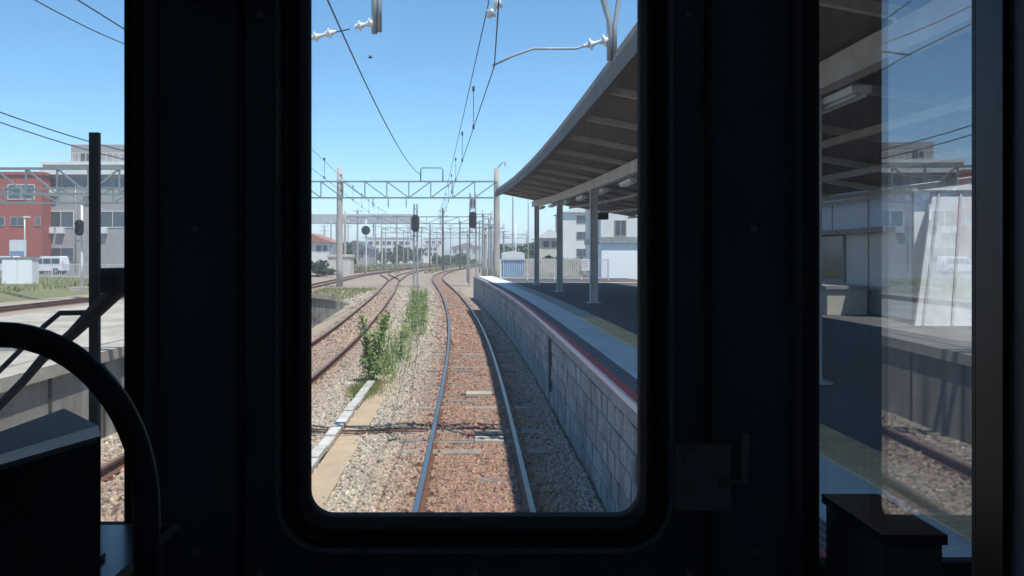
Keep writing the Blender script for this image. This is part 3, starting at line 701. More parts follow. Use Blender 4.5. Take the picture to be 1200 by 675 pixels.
# ------------------------------------------------------------------ buildings
def building(name, label, lo, hi, m, wins=(), roof=None, cat='building', left=(), rm='dark_roof'):
    t = thing(name, label, cat, (lo[0], lo[1], lo[2])); MB().box(lo, hi).build('wall', m, t)
    for (a, b_, c, d, *r) in wins:          # window on the face towards the track: x0,x1,z0,z1
        w = MB(); y = lo[1]
        w.box((a-.08, y-.06, c-.08), (b_+.08, y-.002, c)).box((a-.08, y-.06, d), (b_+.08, y-.002, d+.08)).box((a-.08, y-.06, c), (a, y-.002, d)).box((b_, y-.06, c), (b_+.08, y-.002, d))
        w.box(((a+b_)/2-.03, y-.05, c), ((a+b_)/2+.03, y-.002, d))
        wo_ = w.build('window', r[0] if r else 'grey_wall', t); MB().box((a, y-.03, c), (b_, y-.003, d)).build('pane', 'pane', wo_)
    for (a, b_, c, d) in left:              # window on the left face: y0,y1,z0,z1
        x = lo[0]; w = MB(); w.box((x-.06, a-.08, c-.08), (x-.002, b_+.08, c)).box((x-.06, a-.08, d), (x-.002, b_+.08, d+.08)).box((x-.06, a-.08, c), (x-.002, a, d)).box((x-.06, b_, c), (x-.002, b_+.08, d))
        wo_ = w.build('window', 'galv', t); MB().box((x-.03, a, c), (x-.003, b_, d)).build('pane', 'pane', wo_)
    if roof == 'flat': MB().box((lo[0]-.15, lo[1]-.15, hi[2]), (hi[0]+.15, hi[1]+.15, hi[2]+.35)).build('parapet', m if rm == 'dark_roof' else rm, t)
    elif roof:
        h = float(roof); xm = (lo[0]+hi[0])/2; e = .5
        MB().poly([(lo[0]-e, lo[1]-e, hi[2]), (hi[0]+e, lo[1]-e, hi[2]), (hi[0]+e, hi[1]+e, hi[2]), (lo[0]-e, hi[1]+e, hi[2]), (xm, lo[1]-e, hi[2]+h), (xm, hi[1]+e, hi[2]+h)],
                  [(0, 1, 4), (1, 2, 5, 4), (2, 3, 5), (3, 0, 4, 5), (3, 2, 1, 0)]).build('roof', rm, t)
    return t
def pw(x0, x1, y0, y1, D):      # window rectangle from pixels at distance D
    return (px(x0, 0, D).x, px(x1, 0, D).x, px(0, y1, D).z, px(0, y0, D).z)
D = 90
building('shop_building', 'red brown low building at the far left beyond the car park', (-66, D, .4), (px(49, 0, D).x, D+14, px(0, 205, D).z), 'red_wall',
         [pw(10, 40, 217, 233, D)+('white',), pw(13, 28, 255, 264, D), pw(-12, 5, 255, 264, D), pw(42, 47, 255, 264, D), pw(-40, -16, 217, 233, D)+('white',)], 'flat')
D = 92
gb = building('office_building', 'grey concrete office block right of the red brown building', (px(50, 0, D).x, D, .4), (px(185, 0, D).x, D+16, px(0, 193, D).z), 'grey_wall',
         [pw(57, 86, 248, 266, D)+('white',), pw(58, 70, 209, 219, D), pw(74, 86, 209, 219, D), pw(90, 102, 209, 219, D), pw(118, 130, 209, 219, D), pw(134, 146, 209, 219, D), pw(57, 86, 291, 306, D), pw(118, 146, 248, 266, D)+('white',)], 'flat', rm='white')
MB().box((px(78, 0, D).x, D+1, px(0, 193, D).z+.35), (px(150, 0, D).x, D+10, px(0, 168, D).z)).build('penthouse', 'grey_wall', gb)
MB().box((px(90, 0, D).x, D+.95, px(0, 187, D).z), (px(103, 0, D).x, D+.998, px(0, 178, D).z)).build('louvre', 'dark_roof', gb)
MB().box((px(50, 0, D).x, D-.6, px(0, 205, D).z), (px(170, 0, D).x, D-.004, px(0, 199, D).z)).build('ledge', 'white', gb)
for k, (xx, yy) in enumerate(((60, 270), (72, 270), (122, 270), (104, 226), (64, 226))):
    q = px(xx, yy, D); MB().box((q.x-.4, D-.45, q.z-.35), (q.x+.4, D-.003, q.z+.35)).build('air_conditioner', 'white', gb)
for xx in (54, 89, 113): MB().tube([(px(xx, 0, D).x, D-.08, .4), (px(xx, 0, D).x, D-.08, px(0, 206, D).z)], .06, 8).build('downpipe', 'galv', gb, True)
for k in range(13):
    q = px(52+k*8, 193, D); MB().bar((q.x, D+.1, q.z+.35), (q.x, D+.1, q.z+1.35), .05).build('roof_rail_post', 'white', gb)
MB().bar((px(52, 0, D).x, D+.1, px(0, 193, D).z+1.35), (px(148, 0, D).x, D+.1, px(0, 193, D).z+1.35), .06).build('roof_rail', 'white', gb)
# right side
D = 141
building('apartment_block', 'white four storey apartment block behind the platform columns', (px(659, 0, D).x, D, -.3), (px(704, 0, D).x, D+12, px(0, 249, D).z), 'white',
         [pw(676, 689, y0, y0+8.5, D) for y0 in (253, 272, 292)], .9, rm='white')
D = 72
building('white_annex', 'white annex with one tall window right of the apartment block', (px(704, 0, D).x, D, .8), (px(790, 0, D).x, D+10, px(0, 236, D).z), 'white',
         [pw(721, 733, 259, 276, D), pw(758, 768, 259, 276, D)], 'flat')
D = 46
building('white_shed', 'plain white shed at the right beyond the platform railing', (px(705, 0, D).x, D, .9), (14, D+6, px(0, 285, D).z), 'white2', [], 'flat', cat='shed', rm='galv')
ws = building('station_building', 'white panelled station building along the right side of the platform', (8.75, 16, PZ-.3), (19, 36, 3.75), 'white2', [], 'flat', left=[(19, 20.5, 1.9, 3.0), (24, 25.5, 1.9, 3.0)], rm='white')
for k in range(11): MB().box((8.735, 16.02+k*1.8, PZ), (8.748, 16.06+k*1.8, 3.7)).build('panel_joint', 'galv', ws)
for k in range(6): MB().box((9.9+k*1.5, 15.985, PZ), (9.94+k*1.5, 15.998, 3.7)).build('panel_joint', 'galv', ws)
MB().box((8.3, 16.3, 2.95), (8.734, 22, 3.05)).build('awning', 'galv', ws)
lw = thing('lean_to_cover', 'bright white sloping sheet cover leaning on the end of the station building', 'cover', (8, 14.6, PZ))
q = [(7.95, 14.5, PZ), (14.5, 14.5, PZ), (14.5, 15.95, 3.72), (9.1, 15.95, 3.72)]
MB().poly(q+[(x, y+.05, z) for x, y, z in q], [(0, 1, 2, 3), (7, 6, 5, 4), (0, 4, 5, 1), (1, 5, 6, 2), (2, 6, 7, 3), (3, 7, 4, 0)]).build('sheet', 'tarp', lw)
for f in (.02, .1, .18, .26, .5, .75):
    a = Vector(q[0]).lerp(Vector(q[1]), f); b_ = Vector(q[3]).lerp(Vector(q[2]), f); MB().bar(a-Vector((0, .03, 0)), b_-Vector((0, .03, 0)), .035).build('batten', 'galv', lw)
t = thing('storage_box', 'low pale green storage box on the platform against the station building', 'box', (8.0, 17.6, PZ))
MB().box((7.55, 17.2, PZ), (8.4, 19.0, PZ+.55)).build('body', 'cream', t); MB().box((7.5, 17.15, PZ+.55), (8.45, 19.05, PZ+.62)).build('lid', 'galv', t)
t = thing('equipment_shed', 'small blue grey shed with white domed roof behind the platform railing', 'shed', (2.6, 50, -.2))
D = 52
sx0 = px(589, 0, D).x; sx1 = px(614, 0, D).x
MB().box((sx0, D, -.3), (sx1, D+2.2, px(0, 303.5, D).z)).build('wall', 'blue', t)
b = MB(); zz = px(0, 303.5, D).z
prof = [(sx0-.05, zz), (sx0-.03, zz+.34), (sx0+.15, zz+.44), ((sx0+sx1)/2, zz+.52), (sx1-.15, zz+.44), (sx1+.03, zz+.34), (sx1+.05, zz)]
b.sweep([[(x, y, z) for x, z in prof] for y in (D-.1, D+2.3)]); b.build('roof', 'white', t)
D = 105
building('house', 'grey brown house between the first and second platform columns', (px(632, 0, D).x, D, -.3), (px(656, 0, D).x, D+9, px(0, 279, D).z), 'cream', [pw(637, 643, 283, 290, D), pw(647, 653, 283, 290, D)], 1.2, rm='white')
D = 62
building('garden_wall', 'low mottled wall behind the platform railing', (px(612, 0, D).x, D, -.3), (px(704, 0, D).x, D+.4, px(0, 303, D).z), 'conc', [], None, cat='wall')
# far left centre
D = 120
building('house', 'white house with red roof beside the left edge of the centre window', (px(340, 0, D).x, D, -.3), (px(386, 0, D).x, D+9, px(0, 284, D).z), 'white', [pw(371, 376, 288, 294, D), pw(379, 383, 288, 294, D), pw(355, 363, 288, 294, D)], 1.4, rm='tin_red')
D = 112
building('hut', 'pale green trackside hut right of the concrete gantry post', (px(384, 0, D).x, D, -.3), (px(411, 0, D).x, D+3, px(0, 301, D).z), 'cream', [], 'flat', cat='hut')
D = 230
building('apartment_block', 'long white far building left of the left signal', (px(430, 0, D).x, D, -.3), (px(482, 0, D).x, D+12, px(0, 279, D).z), 'white',
         [pw(432+i*7.2, 436.5+i*7.2, 283, 286.5, D) for i in range(7)]+[pw(432+i*7.2, 436.5+i*7.2, 291, 295, D) for i in range(7)], 'flat')
D = 250
building('apartment_block', 'small white far building between the two signals', (px(496, 0, D).x, D, -.3), (px(513, 0, D).x, D+10, px(0, 287, D).z), 'white',
         [pw(498+i*5, 501.3+i*5, y0, y0+3.5, D) for i in range(3) for y0 in (290, 296)], 'flat')
D = 200
building('warehouse', 'low dark roofed warehouse behind the gantry post', (px(398, 0, D).x, D, -.3), (px(432, 0, D).x, D+18, px(0, 292, D).z), 'grey_wall', [pw(404, 412, 295, 301, D), pw(418, 426, 295, 301, D)], 2.2)
D = 560
t = thing('viaduct', 'distant grey viaduct crossing behind the left yard', 'viaduct', (-100, D, -.3))
MB().box((-220, D, px(0, 262, D).z), (px(484, 0, D).x, D+9, px(0, 251, D).z)).build('deck', 'grey_wall', t)
for k in range(8):
    x = px(484, 0, D).x-2-k*26; MB().box((x-.35, D+2, -.3), (x+.35, D+6, px(0, 262, D).z-.02)).build('pier', 'grey_wall', t)
rd = random.Random(3)
for k in range(16):
    x = -140+k*19+rd.uniform(-4, 4); D = 330+rd.uniform(0, 90); h = rd.uniform(5, 11); w = rd.uniform(9, 16)
    cs = ['white', 'cream', 'grey_wall']
    building('far_house', 'hazy building on the skyline, %s from the left' % ['first', 'second', 'third', 'fourth', 'fifth', 'sixth', 'seventh', 'eighth', 'ninth', 'tenth', 'eleventh', 'twelfth', 'thirteenth', 'fourteenth', 'fifteenth', 'sixteenth'][k],
             (x, D, -.3), (x+w, D+8, h), cs[k % 3], [(x+1+i*3, x+2.4+i*3, h-2.6, h-1.2) for i in range(int(w//3)-0)], rd.choice([None, 'flat', 2.0]), rm=rd.choice(['dark_roof', 'tin_red']))
hb = MB(); hx = list(np.linspace(-2200, 2200, 90)); hr = [19+6*math.sin(i*.21)+4*math.sin(i*.53+1)+2*math.sin(i*1.3) for i in range(90)]
hb.sweep([[(x, 1500, -1), (x, 1750, max(8, h)), (x, 2300, -1)] for x, h in zip(hx, hr)], closed_ring=False); structure('hills', hb, 'hill', smooth=True)
# sign, cabinet, lamp, car on the left
t = thing('relay_cabinet', 'white relay cabinet on the grass left of the railing', 'cabinet', px(20, 332, 55))
c = px(20, 332, 55)
MB().box((c.x-1.05, 55, .3), (c.x+1.05, 55.8, 2.3)).build('body', 'white', t); MB().box((c.x-1.12, 54.93, 2.3), (c.x+1.12, 55.87, 2.38)).build('roof', 'galv', t)
for s in (-.52, .52): MB().box((c.x+s-.48, 54.975, .5), (c.x+s+.48, 54.998, 2.2)).build('door', 'white2', t)
t = thing('car_park_sign', 'white car park sign with a blue lower band beside the white van', 'sign', (px(20, 0, 80).x, 80, .57))
a = px(11, 300, 80); d = px(30, 281, 80)
MB().box((a.x, 80, a.z), (d.x, 80.15, d.z)).build('panel', 'white', t); MB().box((a.x+.05, 79.985, a.z+.05), (d.x-.05, 79.998, a.z+.5)).build('blue_band', 'blue', t)
for s in (.2, 1.4): MB().bar((a.x+s, 80.08, .5), (a.x+s, 80.08, a.z), .1).build('post', 'galv', t)
p = px(29, 255, 78); t = thing('street_lamp', 'thin white street lamp beside the car park sign', 'lamp', (p.x, 78, .57))
cpole(t, p.x, 78, .5, p.z, .07, 'white'); MB().box((p.x-.1, 77.9, p.z), (p.x+.5, 78.1, p.z+.14)).build('lamp_head', 'lamp', t)
def van(x, y, z, label, s=1.0):
    t = thing('parked_van', label, 'van', (x, y, z)); L_ = 4.3*s
    prof = [(-2.1, .35), (-2.12, .8), (-1.95, 1.0), (-1.25, 1.12), (-.55, 1.78), (-.3, 1.86), (1.75, 1.86), (1.95, 1.75), (2.12, 1.0), (2.12, .35)]
    b = MB(); b.sweep([[(x+u*s*(1 if 0 < k < 3 else .985), y+v, z+w*(1 if 0 < k < 3 else .985)+(0 if 0 < k < 3 else .01)) for u, w in prof] for k, v in enumerate((-.80, -.74, .74, .80))]); b.build('body', 'car_paint', t)
    for a_, c_, tp in ((-1.12, -.25, 1), (-.17, .75, 0), (.83, 1.8, 0)):
        q = [(x+a_*s, y-.815, z+1.08), (x+c_*s, y-.815, z+1.08), (x+c_*s, y-.80, z+1.62), (x+(a_+(.55 if tp else 0))*s, y-.80, z+1.62)]
        MB().poly(q+[(u, v+.03, w) for u, v, w in q], [(0, 1, 2, 3), (7, 6, 5, 4), (0, 4, 5, 1), (1, 5, 6, 2), (2, 6, 7, 3), (3, 7, 4, 0)]).build('side_window', 'pane', t)
    for u in (-1.35, 1.35):
        for v in (-.80, .62):
            w = MB().tube([(x+u*s, y+v-.03, z+.32), (x+u*s, y+v+.2, z+.32)], .32, 18).build('wheel', 'tyre', t)
            MB().tube([(x+u*s, y+v-.045, z+.32), (x+u*s, y+v-.031, z+.32)], .19, 14).build('rim', 'rim', w)
    for v in (-.62, .62): MB().box((x-2.14*s, y+v-.14, z+.72), (x-2.09*s, y+v+.14, z+.92)).build('headlight', 'lamp', t)
    MB().box((x-2.2*s, y-.78, z+.3), (x-2.08*s, y+.78, z+.5)).build('bumper', 'rubber', t)
    MB().box((x+2.09*s, y-.74, z+.8), (x+2.14*s, y-.62, z+1.3)).build('tail_light', 'red', t)
van(px(57, 0, 84).x, 84, .575, 'white van parked in front of the grey office block', .86)
van(px(2, 0, 86).x, 86, .575, 'white van parked beside the sign at the far left edge', .86)

# ------------------------------------------------------------------ plants
def leaves(n, gen, size, asp=.45):
    P = np.array([gen() for _ in range(n)]); u = RNG.normal(size=(n, 3)); u /= np.linalg.norm(u, axis=1, keepdims=True)
    w = RNG.normal(size=(n, 3)); w -= (w*u).sum(1, keepdims=True)*u; w /= np.linalg.norm(w, axis=1, keepdims=True)
    s = RNG.uniform(.6, 1.3, (n, 1))*size
    V = np.stack([P-u*s, P+w*s*asp, P+u*s, P-w*s*asp], 1).reshape(-1, 3)
    return V, np.arange(n*4).reshape(n, 4)
weeds = []
for k in range(5):
    h = 1.15+.1*k; stems = []; sm = MB()
    for i in range(5+k % 3):
        a = random.uniform(0, 6.28); r = random.uniform(.02, .13); lean = random.uniform(.05, .28)
        p0 = Vector((r*math.cos(a), r*math.sin(a), -.05)); hh = h*random.uniform(.6, 1)
        pts = [p0+Vector((math.cos(a)*lean*t_*t_, math.sin(a)*lean*t_*t_, hh*t_)) for t_ in (0, .25, .5, .75, 1)]
        sm.tube(pts, [.009, .008, .006, .005, .002], 5); stems.append(pts)
    def gen():
        s_ = random.choice(stems); t_ = random.uniform(.12, 1)**.85; i = min(3, int(t_*4)); p = s_[i].lerp(s_[i+1], t_*4-i)
        r = .15*(1-.55*t_)
        return (p.x+random.gauss(0, r*.6), p.y+random.gauss(0, r*.6), p.z+random.gauss(0, .03))
    V, Q = leaves(1000 if k == 4 else 200, gen, .06 if k == 4 else .052, .30); weeds.append((sm.mesh('stem', 'stem'), raw_mesh('foliage', V, Q, 'leaf')))
def weed(x, y, s, label, grp, k=None):
    st, fo = weeds[random.randrange(4) if k is None else k]; t = thing('weed', label, 'weed', (x, y, -.17), grp)
    for nm, me in (('stem', st), ('foliage', fo)):
        o = link(nm, me, t, (x, y, -.17)); o.scale = (s*1.05, s*1.05, s)
    t.rotation_euler.z = random.uniform(0, 6)
weed(-2.1, 16.6, 1.0, 'bushy green weed nearest the train, at the front of the row between the tracks', None, 4)
weed(-1.98, 17.9, .78, 'green weed second from the front of the row between the tracks', None, 2)
for i in range(20):
    f = (i/19)**1.1; y = 18.5+34*f; x = np.interp(y, [16, 27, 40, 53], [-2.0, -2.15, -2.7, -3.6])+random.uniform(-.5, .45)
    weed(x, y, random.uniform(.5, .95), 'tall green weed in the overgrown row between the two near tracks', 'weeds in the row between the tracks')
def tuft(n, gen, h, w, m, name, label):
    P = np.array([gen() for _ in range(n)])
    if P[:, 1].max() > 100:
        P = P[np.min([np.abs(P[:, 0]-np.interp(P[:, 1], q.Y, q.X)) for q in LINES], 0) > 2.1]
    n = len(P); a = RNG.uniform(0, 6.28, n); hh = RNG.uniform(.4, 1.2, n)*h
    d = np.stack([np.cos(a), np.sin(a), 0*a], 1)*w; top = P+np.stack([RNG.normal(0, .35, n)*hh, RNG.normal(0, .35, n)*hh, hh], 1)
    V = np.stack([P-d, P+d, top], 1).reshape(-1, 3); return tag(link(name, raw_mesh(name, V, np.arange(n*3).reshape(n, 3), m)), label, 'grass', kind='stuff')
tuft(2600, lambda: (random.gauss(-2.1, .16)-.02*random.random(), random.gauss(15.6, .5), -.19), .14, .008, 'straw', 'grass', 'short grass tufts at the foot of the nearest weed')
tuft(2600, lambda: (lambda y: (np.interp(y, [16, 27, 40, 53], [-2.0, -2.15, -2.7, -3.6])+random.gauss(0, .3), y, -.19))(random.uniform(16.5, 56)), .3, .012, 'leaf', 'grass', 'green grass under the row of weeds between the tracks')
tuft(3000, lambda: (T2.x(45)+random.uniform(-6.5, -2.2), random.uniform(45, 64), -.2), .3, .03, 'straw', 'grass', 'dry grass by the sloping end of the left platform')
tuft(7000, lambda: (random.uniform(-55, -26.5), random.uniform(25, 71), .42+random.uniform(-.1, 0)), .35, .05, 'straw', 'grass', 'green grass bank below the car park railing')
tuft(9000, lambda: (lambda y: (random.uniform(-40, -4)*(y/180), y, -.3))(random.uniform(120, 260)), .8, .16, 'straw', 'grass', 'yellow green verge vegetation in the far yard')
tuft(5000, lambda: (lambda y: (random.uniform(-8, 6), y, -.3))(random.uniform(185, 260)), .6, .18, 'straw', 'grass', 'rough grass beyond the bend of the main track')
def shrub(x, y, w, h, n, label, z=-.3, name='bush', cat='bush', trunk=.12):
    t = thing(name, label, cat, (x, y, z)); cl = [(random.gauss(0, .33), random.gauss(0, .33), random.uniform(.25, .85), random.uniform(.16, .34)) for _ in range(11)]
    def gen():
        c = random.choice(cl); v = RNG.normal(size=3); v /= np.linalg.norm(v); r = c[3]*random.random()**.4
        return (x+(c[0]+v[0]*r)*w*.7, y+(c[1]+v[1]*r)*w*.7, z+max(.03, (c[2]+v[2]*r*.7))*h)
    V, Q = leaves(n, gen, w*.06, .6); link('crown', raw_mesh('crown', V, Q, 'leaf_dark'), t, None)
    b = MB(); b.tube([(x, y, z), (x, y, z+h*.6)], [trunk, trunk*.4], 6)
    for c in cl[:4]: b.tube([(x, y, z+h*.25), (x+c[0]*w*.6, y+c[1]*w*.6, z+c[2]*h)], [trunk*.5, trunk*.15], 5)
    b.build('trunk', 'bark', t)
D = 215
for k, (x, yt, w, lab) in enumerate([(445, 292, 5, 'bush in front of the long white far building, left one'), (462, 294, 5, 'bush in front of the long white far building, right one'), (476, 285, 6, 'dark tree beside the left signal mast'),
        (486, 290, 5, 'low bush right of the left signal mast'), (522, 297, 7, 'bush beyond the bend of the main track, left of three'), (533, 299, 6, 'bush beyond the bend of the main track, middle of three'), (543, 297, 6, 'bush beyond the bend of the main track, right of three')]):
    p = px(x, yt, D+k*2); shrub(p.x, D+k*2, w, p.z+.3, 1500, lab)
for k, (x, yt, D, w, lab) in enumerate([(397, 279, 150, 7, 'dark tree behind the red roofed house'), (404, 288, 140, 6, 'smaller tree right of the red roofed house'), (372, 304, 100, 4, 'green bush at the left edge of the centre window'),
        (606, 286, 170, 9, 'hazy tree behind the domed shed'), (622, 288, 165, 9, 'hazy tree left of the third platform column'), (595, 291, 190, 9, 'hazy tree beside the right gantry post'),
        (648, 296, 75, 3, 'bush behind the platform railing between the columns'), (668, 299, 70, 3, 'bush behind the railing below the apartment block')]):
    p = px(x, yt, D); shrub(p.x, D, w, p.z+.3, 1500, lab)
# bird
bp_ = px(434, 68, 30); t = thing('bird', 'small dark bird flying in the sky left of the wires', 'bird', bp_)
MB().tube([bp_+Vector((-.10, 0, 0)), bp_+Vector((-.03, 0, .02)), bp_+Vector((.05, 0, .015)), bp_+Vector((.10, 0, .03))], [.008, .03, .028, .008], 8).build('body', 'signal_black', t, True)
for s in (-1, 1):
    b = MB(); b.poly([bp_+Vector((-.03, 0, .02)), bp_+Vector((.04, 0, .02)), bp_+Vector((.03, s*.11, .07)), bp_+Vector((-.04, s*.2, .04))], [(0, 1, 2, 3)]); b.build('wing', 'signal_black', t)

# ------------------------------------------------------------------ train cab
cab = thing('train_cab', 'dark train cab interior with three front windows framing the view', 'train', (0, .5, 1.0))
YW = 1.5; YO = 1.57
ZF, ZC = 1.10, 3.45
WIN = [(-1.22, -.652, 1.93, 3.08), (-.319, .319, 1.948, 3.10), (.642, 1.22, 1.86, 3.08)]
e = .006
fw = MB(); cuts = [-1.38]+[v for w in WIN for v in (w[0]-.012, w[1]+.012)]+[1.38]
for i in range(0, len(cuts), 2): fw.box((cuts[i], YW, ZF), (cuts[i+1], YO, ZC))
for w in WIN: fw.box((w[0]-.012, YW, ZF), (w[1]+.012, YO, w[2]-.012)); fw.box((w[0]-.012, YW, w[3]+.012), (w[1]+.012, YO, ZC))
fw.build('front_wall', 'cab_wall', cab)
def rrect(x0, x1, z0, z1, r, d, n=8):
    P = []; r2 = r+d
    for cx, cz_, a0 in ((x1-r, z0+r, -90), (x1-r, z1-r, 0), (x0+r, z1-r, 90), (x0+r, z0+r, 180)):
        for k in range(n+1):
            a_ = math.radians(a0+90*k/n); P.append((cx+r2*math.cos(a_), cz_+r2*math.sin(a_)))
    return P
GP = [(0, .075), (0, -.004), (.004, -.012), (.010, -.012), (.013, -.003), (.018, -.003), (.022, -.018), (.030, -.018), (.034, -.006), (.040, -.006), (.044, -.014), (.049, -.012), (.052, .0005)]
for w, r in zip(WIN, (.03, .045, .03)):
    b = MB(); b.sweep([[(x, YW+h, z) for x, z in rrect(*w, r, d)] for d, h in GP[9:]], caps=False); outer = b
    b = MB(); b.sweep([[(x, YW+h, z) for x, z in rrect(*w, r, d)] for d, h in GP[1:10]], caps=False)
    gk = b.build('window_gasket', 'cab_black', cab, True); outer.build('outer_lip', 'cab_lip', gk, True)
    b = MB(); b.sweep([[(x, YW+h, z) for x, z in rrect(*w, r, d)] for d, h in GP[:2]], caps=False); b.build('reveal', 'reveal', gk, True)
    MB().box((w[0]-.008, YW+.045, w[2]-.008), (w[1]+.008, YW+.051, w[3]+.008)).build('window_pane', 'screen_glass', gk)
# door leaf lines, ridges
for x in (-.435, .435): MB().box((x-.006, YW-.012, ZF), (x+.006, YW-.0005, ZC)).build('door_seam', 'cab_black', cab)
for x in (-.60, .60): MB().tube([(x, YW-.006, ZF), (x, YW-.006, ZC)], .011, 10).build('pillar_rib', 'cab_panel', cab, True)
MB().box((-.30, YW-.05, 3.09+.06), (.30, YW-.003, 3.2)).build('blind_box', 'cab_panel', cab)
for x, z in ((-.52, 1.9), (-.52, 2.5), (.52, 1.9), (.52, 2.5), (-.40, 1.86), (.40, 1.86), (-.40, 2.9), (.40, 2.9), (0, 1.86)):
    MB().tube([(x, YW-.005, z), (x, YW-.0005, z)], .007, 10).build('screw', 'cab_trim', cab)
vb = MB().box((-.53, YW-.07, 2.925), (-.36, YW-.002, 3.05)).build('buzzer_box', 'cab_panel', cab)
MB().tube([(-.50, YW-.075, 2.94), (-.50, YW-.069, 2.94)], .008, 10).build('lamp_lens', 'lens', vb)
MB().box((-.56, YW-.03, 1.80), (.56, YW-.004, 1.815)).build('ledge_strip', 'cab_trim', cab)
# latch
lt = MB().box((.367, YW-.035, 1.985), (.468, YW-.002, 2.105)).build('latch_box', 'cab_lip', cab)
MB().tube([(.44, YW-.05, 2.04), (.485, YW-.055, 2.045), (.487, YW-.055, 2.13)], .007, 8).build('handle', 'cab_trim', lt, True)
MB().tube([(.392, YW-.05, 2.085), (.392, YW-.034, 2.085)], .012, 12).build('keyhole', 'cab_trim', lt)
for dx, dz in ((.375, 1.993), (.46, 1.993), (.375, 2.097)): MB().tube([(dx, YW-.039, dz), (dx, YW-.034, dz)], .004, 8).build('screw', 'cab_trim', lt)
# body shell
MB().box((-1.42, -1.4, ZF-.1), (1.42, YO, ZF-.003)).build('floor', 'cab_lining', cab)
MB().box((-1.42, -1.4, ZC+.003), (1.42, YO, ZC+.15)).build('ceiling', 'cab_lining', cab)
MB().box((-1.46, -1.4, ZF-.4), (-1.383, YO, ZC+.15)).build('side_wall', 'cab_lining', cab)
MB().box((1.383, -1.4, ZF-.4), (1.46, YO, ZC+.15)).build('side_wall', 'cab_lining', cab)
MB().box((-1.46, -1.46, ZF-.4), (1.46, -1.403, ZC+.15)).build('rear_bulkhead', 'cab_lining', cab)
# driver desk
MB().box((-1.36, .62, 1.3), (-.53, 1.37, 1.975)).build('desk', 'cab_panel', cab)
MB().box((-1.36, .62, 1.978), (-.515, 1.37, 1.992)).build('desk_top', 'cab_desk', cab)
MB().tube([(-.512, .62, 1.985), (-.512, 1.372, 1.985), (-1.36, 1.372, 1.985)], .008, 8).build('desk_edge', 'cab_trim', cab, True)
for k in range(3): MB().box((-.60-.07*k, 1.15, 1.993), (-.56-.07*k, 1.22, 2.0)).build('switch', 'cab_trim', cab)
# instrument housing
b = MB()
top = [(-.349, .75, 2.282), (-.393, .84, 2.273), (-.485, .95, 2.27), (-.95, .95, 2.10), (-.95, .75, 2.11)]
b.poly(top+[(x, y, 1.99) for x, y, z in top], [(4, 3, 2, 1, 0), (0, 1, 6, 5), (1, 2, 7, 6), (2, 3, 8, 7), (3, 4, 9, 8), (4, 0, 5, 9)]); 
ih = b.build('instrument_housing', 'cab_black', cab)
MB().tube([Vector((-.352, .748, 2.279)), Vector((-.95, .748, 2.108))], .003, 6).build('edge_strip', 'cab_trim', ih)
MB().box((-.95, .70, 1.99), (-.352, .749, 2.05)).build('base_step', 'cab_panel', ih)
# hoop
b = MB(); P = [(-.472+.146, .80, 1.9)]
for k in range(33):
    a_ = math.radians(-2+184*k/32); P.append((-.472+.146*math.cos(a_), .80, 2.20+.172*math.sin(a_)))
P.append((-.472-.146, .80, 1.9)); b.tube(P, .0128, 14); hp = b.build('guard_hoop', 'cab_black', cab, True)
for s in (-.146, .146): MB().tube([(-.472+s, .80, 1.99), (-.472+s, .80, 2.0)], .028, 14).build('flange', 'cab_trim', hp)
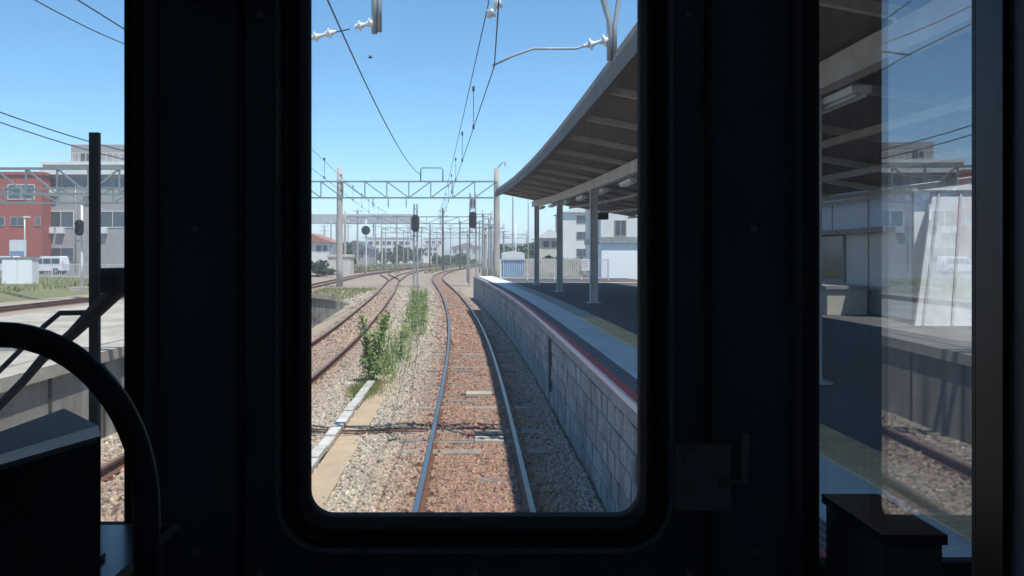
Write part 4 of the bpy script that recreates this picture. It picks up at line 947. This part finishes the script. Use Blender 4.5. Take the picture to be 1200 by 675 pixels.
# wiper and bar outside the left window
wy = 1.64
def wp(x, y): return px(x, y, wy)
wi = MB().tube([wp(150, 328), wp(110, 366), wp(85, 391)], [.018, .016, .012], 8).tube([wp(85, 391), wp(50, 420), wp(28, 446), wp(-30, 505)], [.012, .010, .009, .009], 8).build('wiper', 'signal_black', cab)
MB().tube([wp(112, 366), wp(70, 367), wp(52, 382), wp(-30, 464)], .0055, 8).build('link_arm', 'signal_black', wi)
MB().bar(wp(150, 328)-Vector((0, .07, 0)), wp(150, 328)+Vector((0, .03, 0)), .05).build('pivot', 'signal_black', wi)
MB().bar(wp(58, 408)+Vector((0, .012, 0)), wp(75, 424)+Vector((0, .012, 0)), .010).build('blade_clip', 'signal_black', wi)
gr = MB().box((wp(104, 0).x, wy, 1.9), (wp(115, 0).x, wy+.012, wp(0, 155).z)).build('grab_bar', 'signal_black', cab)
MB().box((wp(104, 0).x, YO, 1.92), (wp(115, 0).x, wy-.001, 1.95)).build('bracket', 'signal_black', gr)
# right partition with reflecting pane
d_ = Vector((math.sin(math.radians(1.3)), math.cos(math.radians(1.3)), 0)); nrm = Vector((d_.y, -d_.x, 0)); A = Vector((.5305, 1.25, 0))
def part(s0, s1, z0, z1, w0, w1):
    m = Matrix((( d_.x, nrm.x, 0, A.x), (d_.y, nrm.y, 0, A.y), (0, 0, 1, 0), (0, 0, 0, 1)))
    return MB().box((s0, w0, z0), (s1, w1, z1), 0, m)
pn = part(-.417, 0, 1.5, 3.3, 0, .006).build('partition_pane', 'pane_glass', cab)
part(.001, .035, ZF, ZC, -.02, .004).build('partition_post', 'cab_black', cab)
part(-.424, -.4175, ZF, ZC, -.006, .02).build('partition_gasket', 'cab_black', cab)
part(-.468, -.425, ZF, ZC, -.006, .035).build('partition_post', 'cab_post', cab)
part(-1.6, -.4685, ZF, ZC, .0, .03).build('partition_panel', 'cab_wall', cab)
part(-.417, 0, ZF, 1.498, -.004, .02).build('partition_panel', 'cab_wall', cab)
rb = MB().box((.56, 1.10, 1.5), (.64, 1.28, 2.055)).build('right_console', 'cab_panel', cab)
MB().box((.555, 1.095, 2.056), (.645, 1.285, 2.07)).build('console_lid', 'cab_desk', rb)

# ------------------------------------------------------------------ haze
hz = bpy.data.materials.new('haze air'); hz.use_nodes = True; t_ = hz.node_tree; t_.nodes.remove(t_.nodes['Principled BSDF'])
pv = t_.nodes.new('ShaderNodeVolumePrincipled'); pv.inputs['Density'].default_value = .0011; pv.inputs['Color'].default_value = (.94, .975, 1, 1); pv.inputs['Anisotropy'].default_value = -.1
t_.links.new(pv.outputs[0], t_.nodes['Material Output'].inputs['Volume'])
hm = MB().box((-2600, -2600, -2), (2600, 2600, 34)).build('haze', hz); tag(hm, 'pale summer haze in the air over the yard', 'haze', kind='stuff')
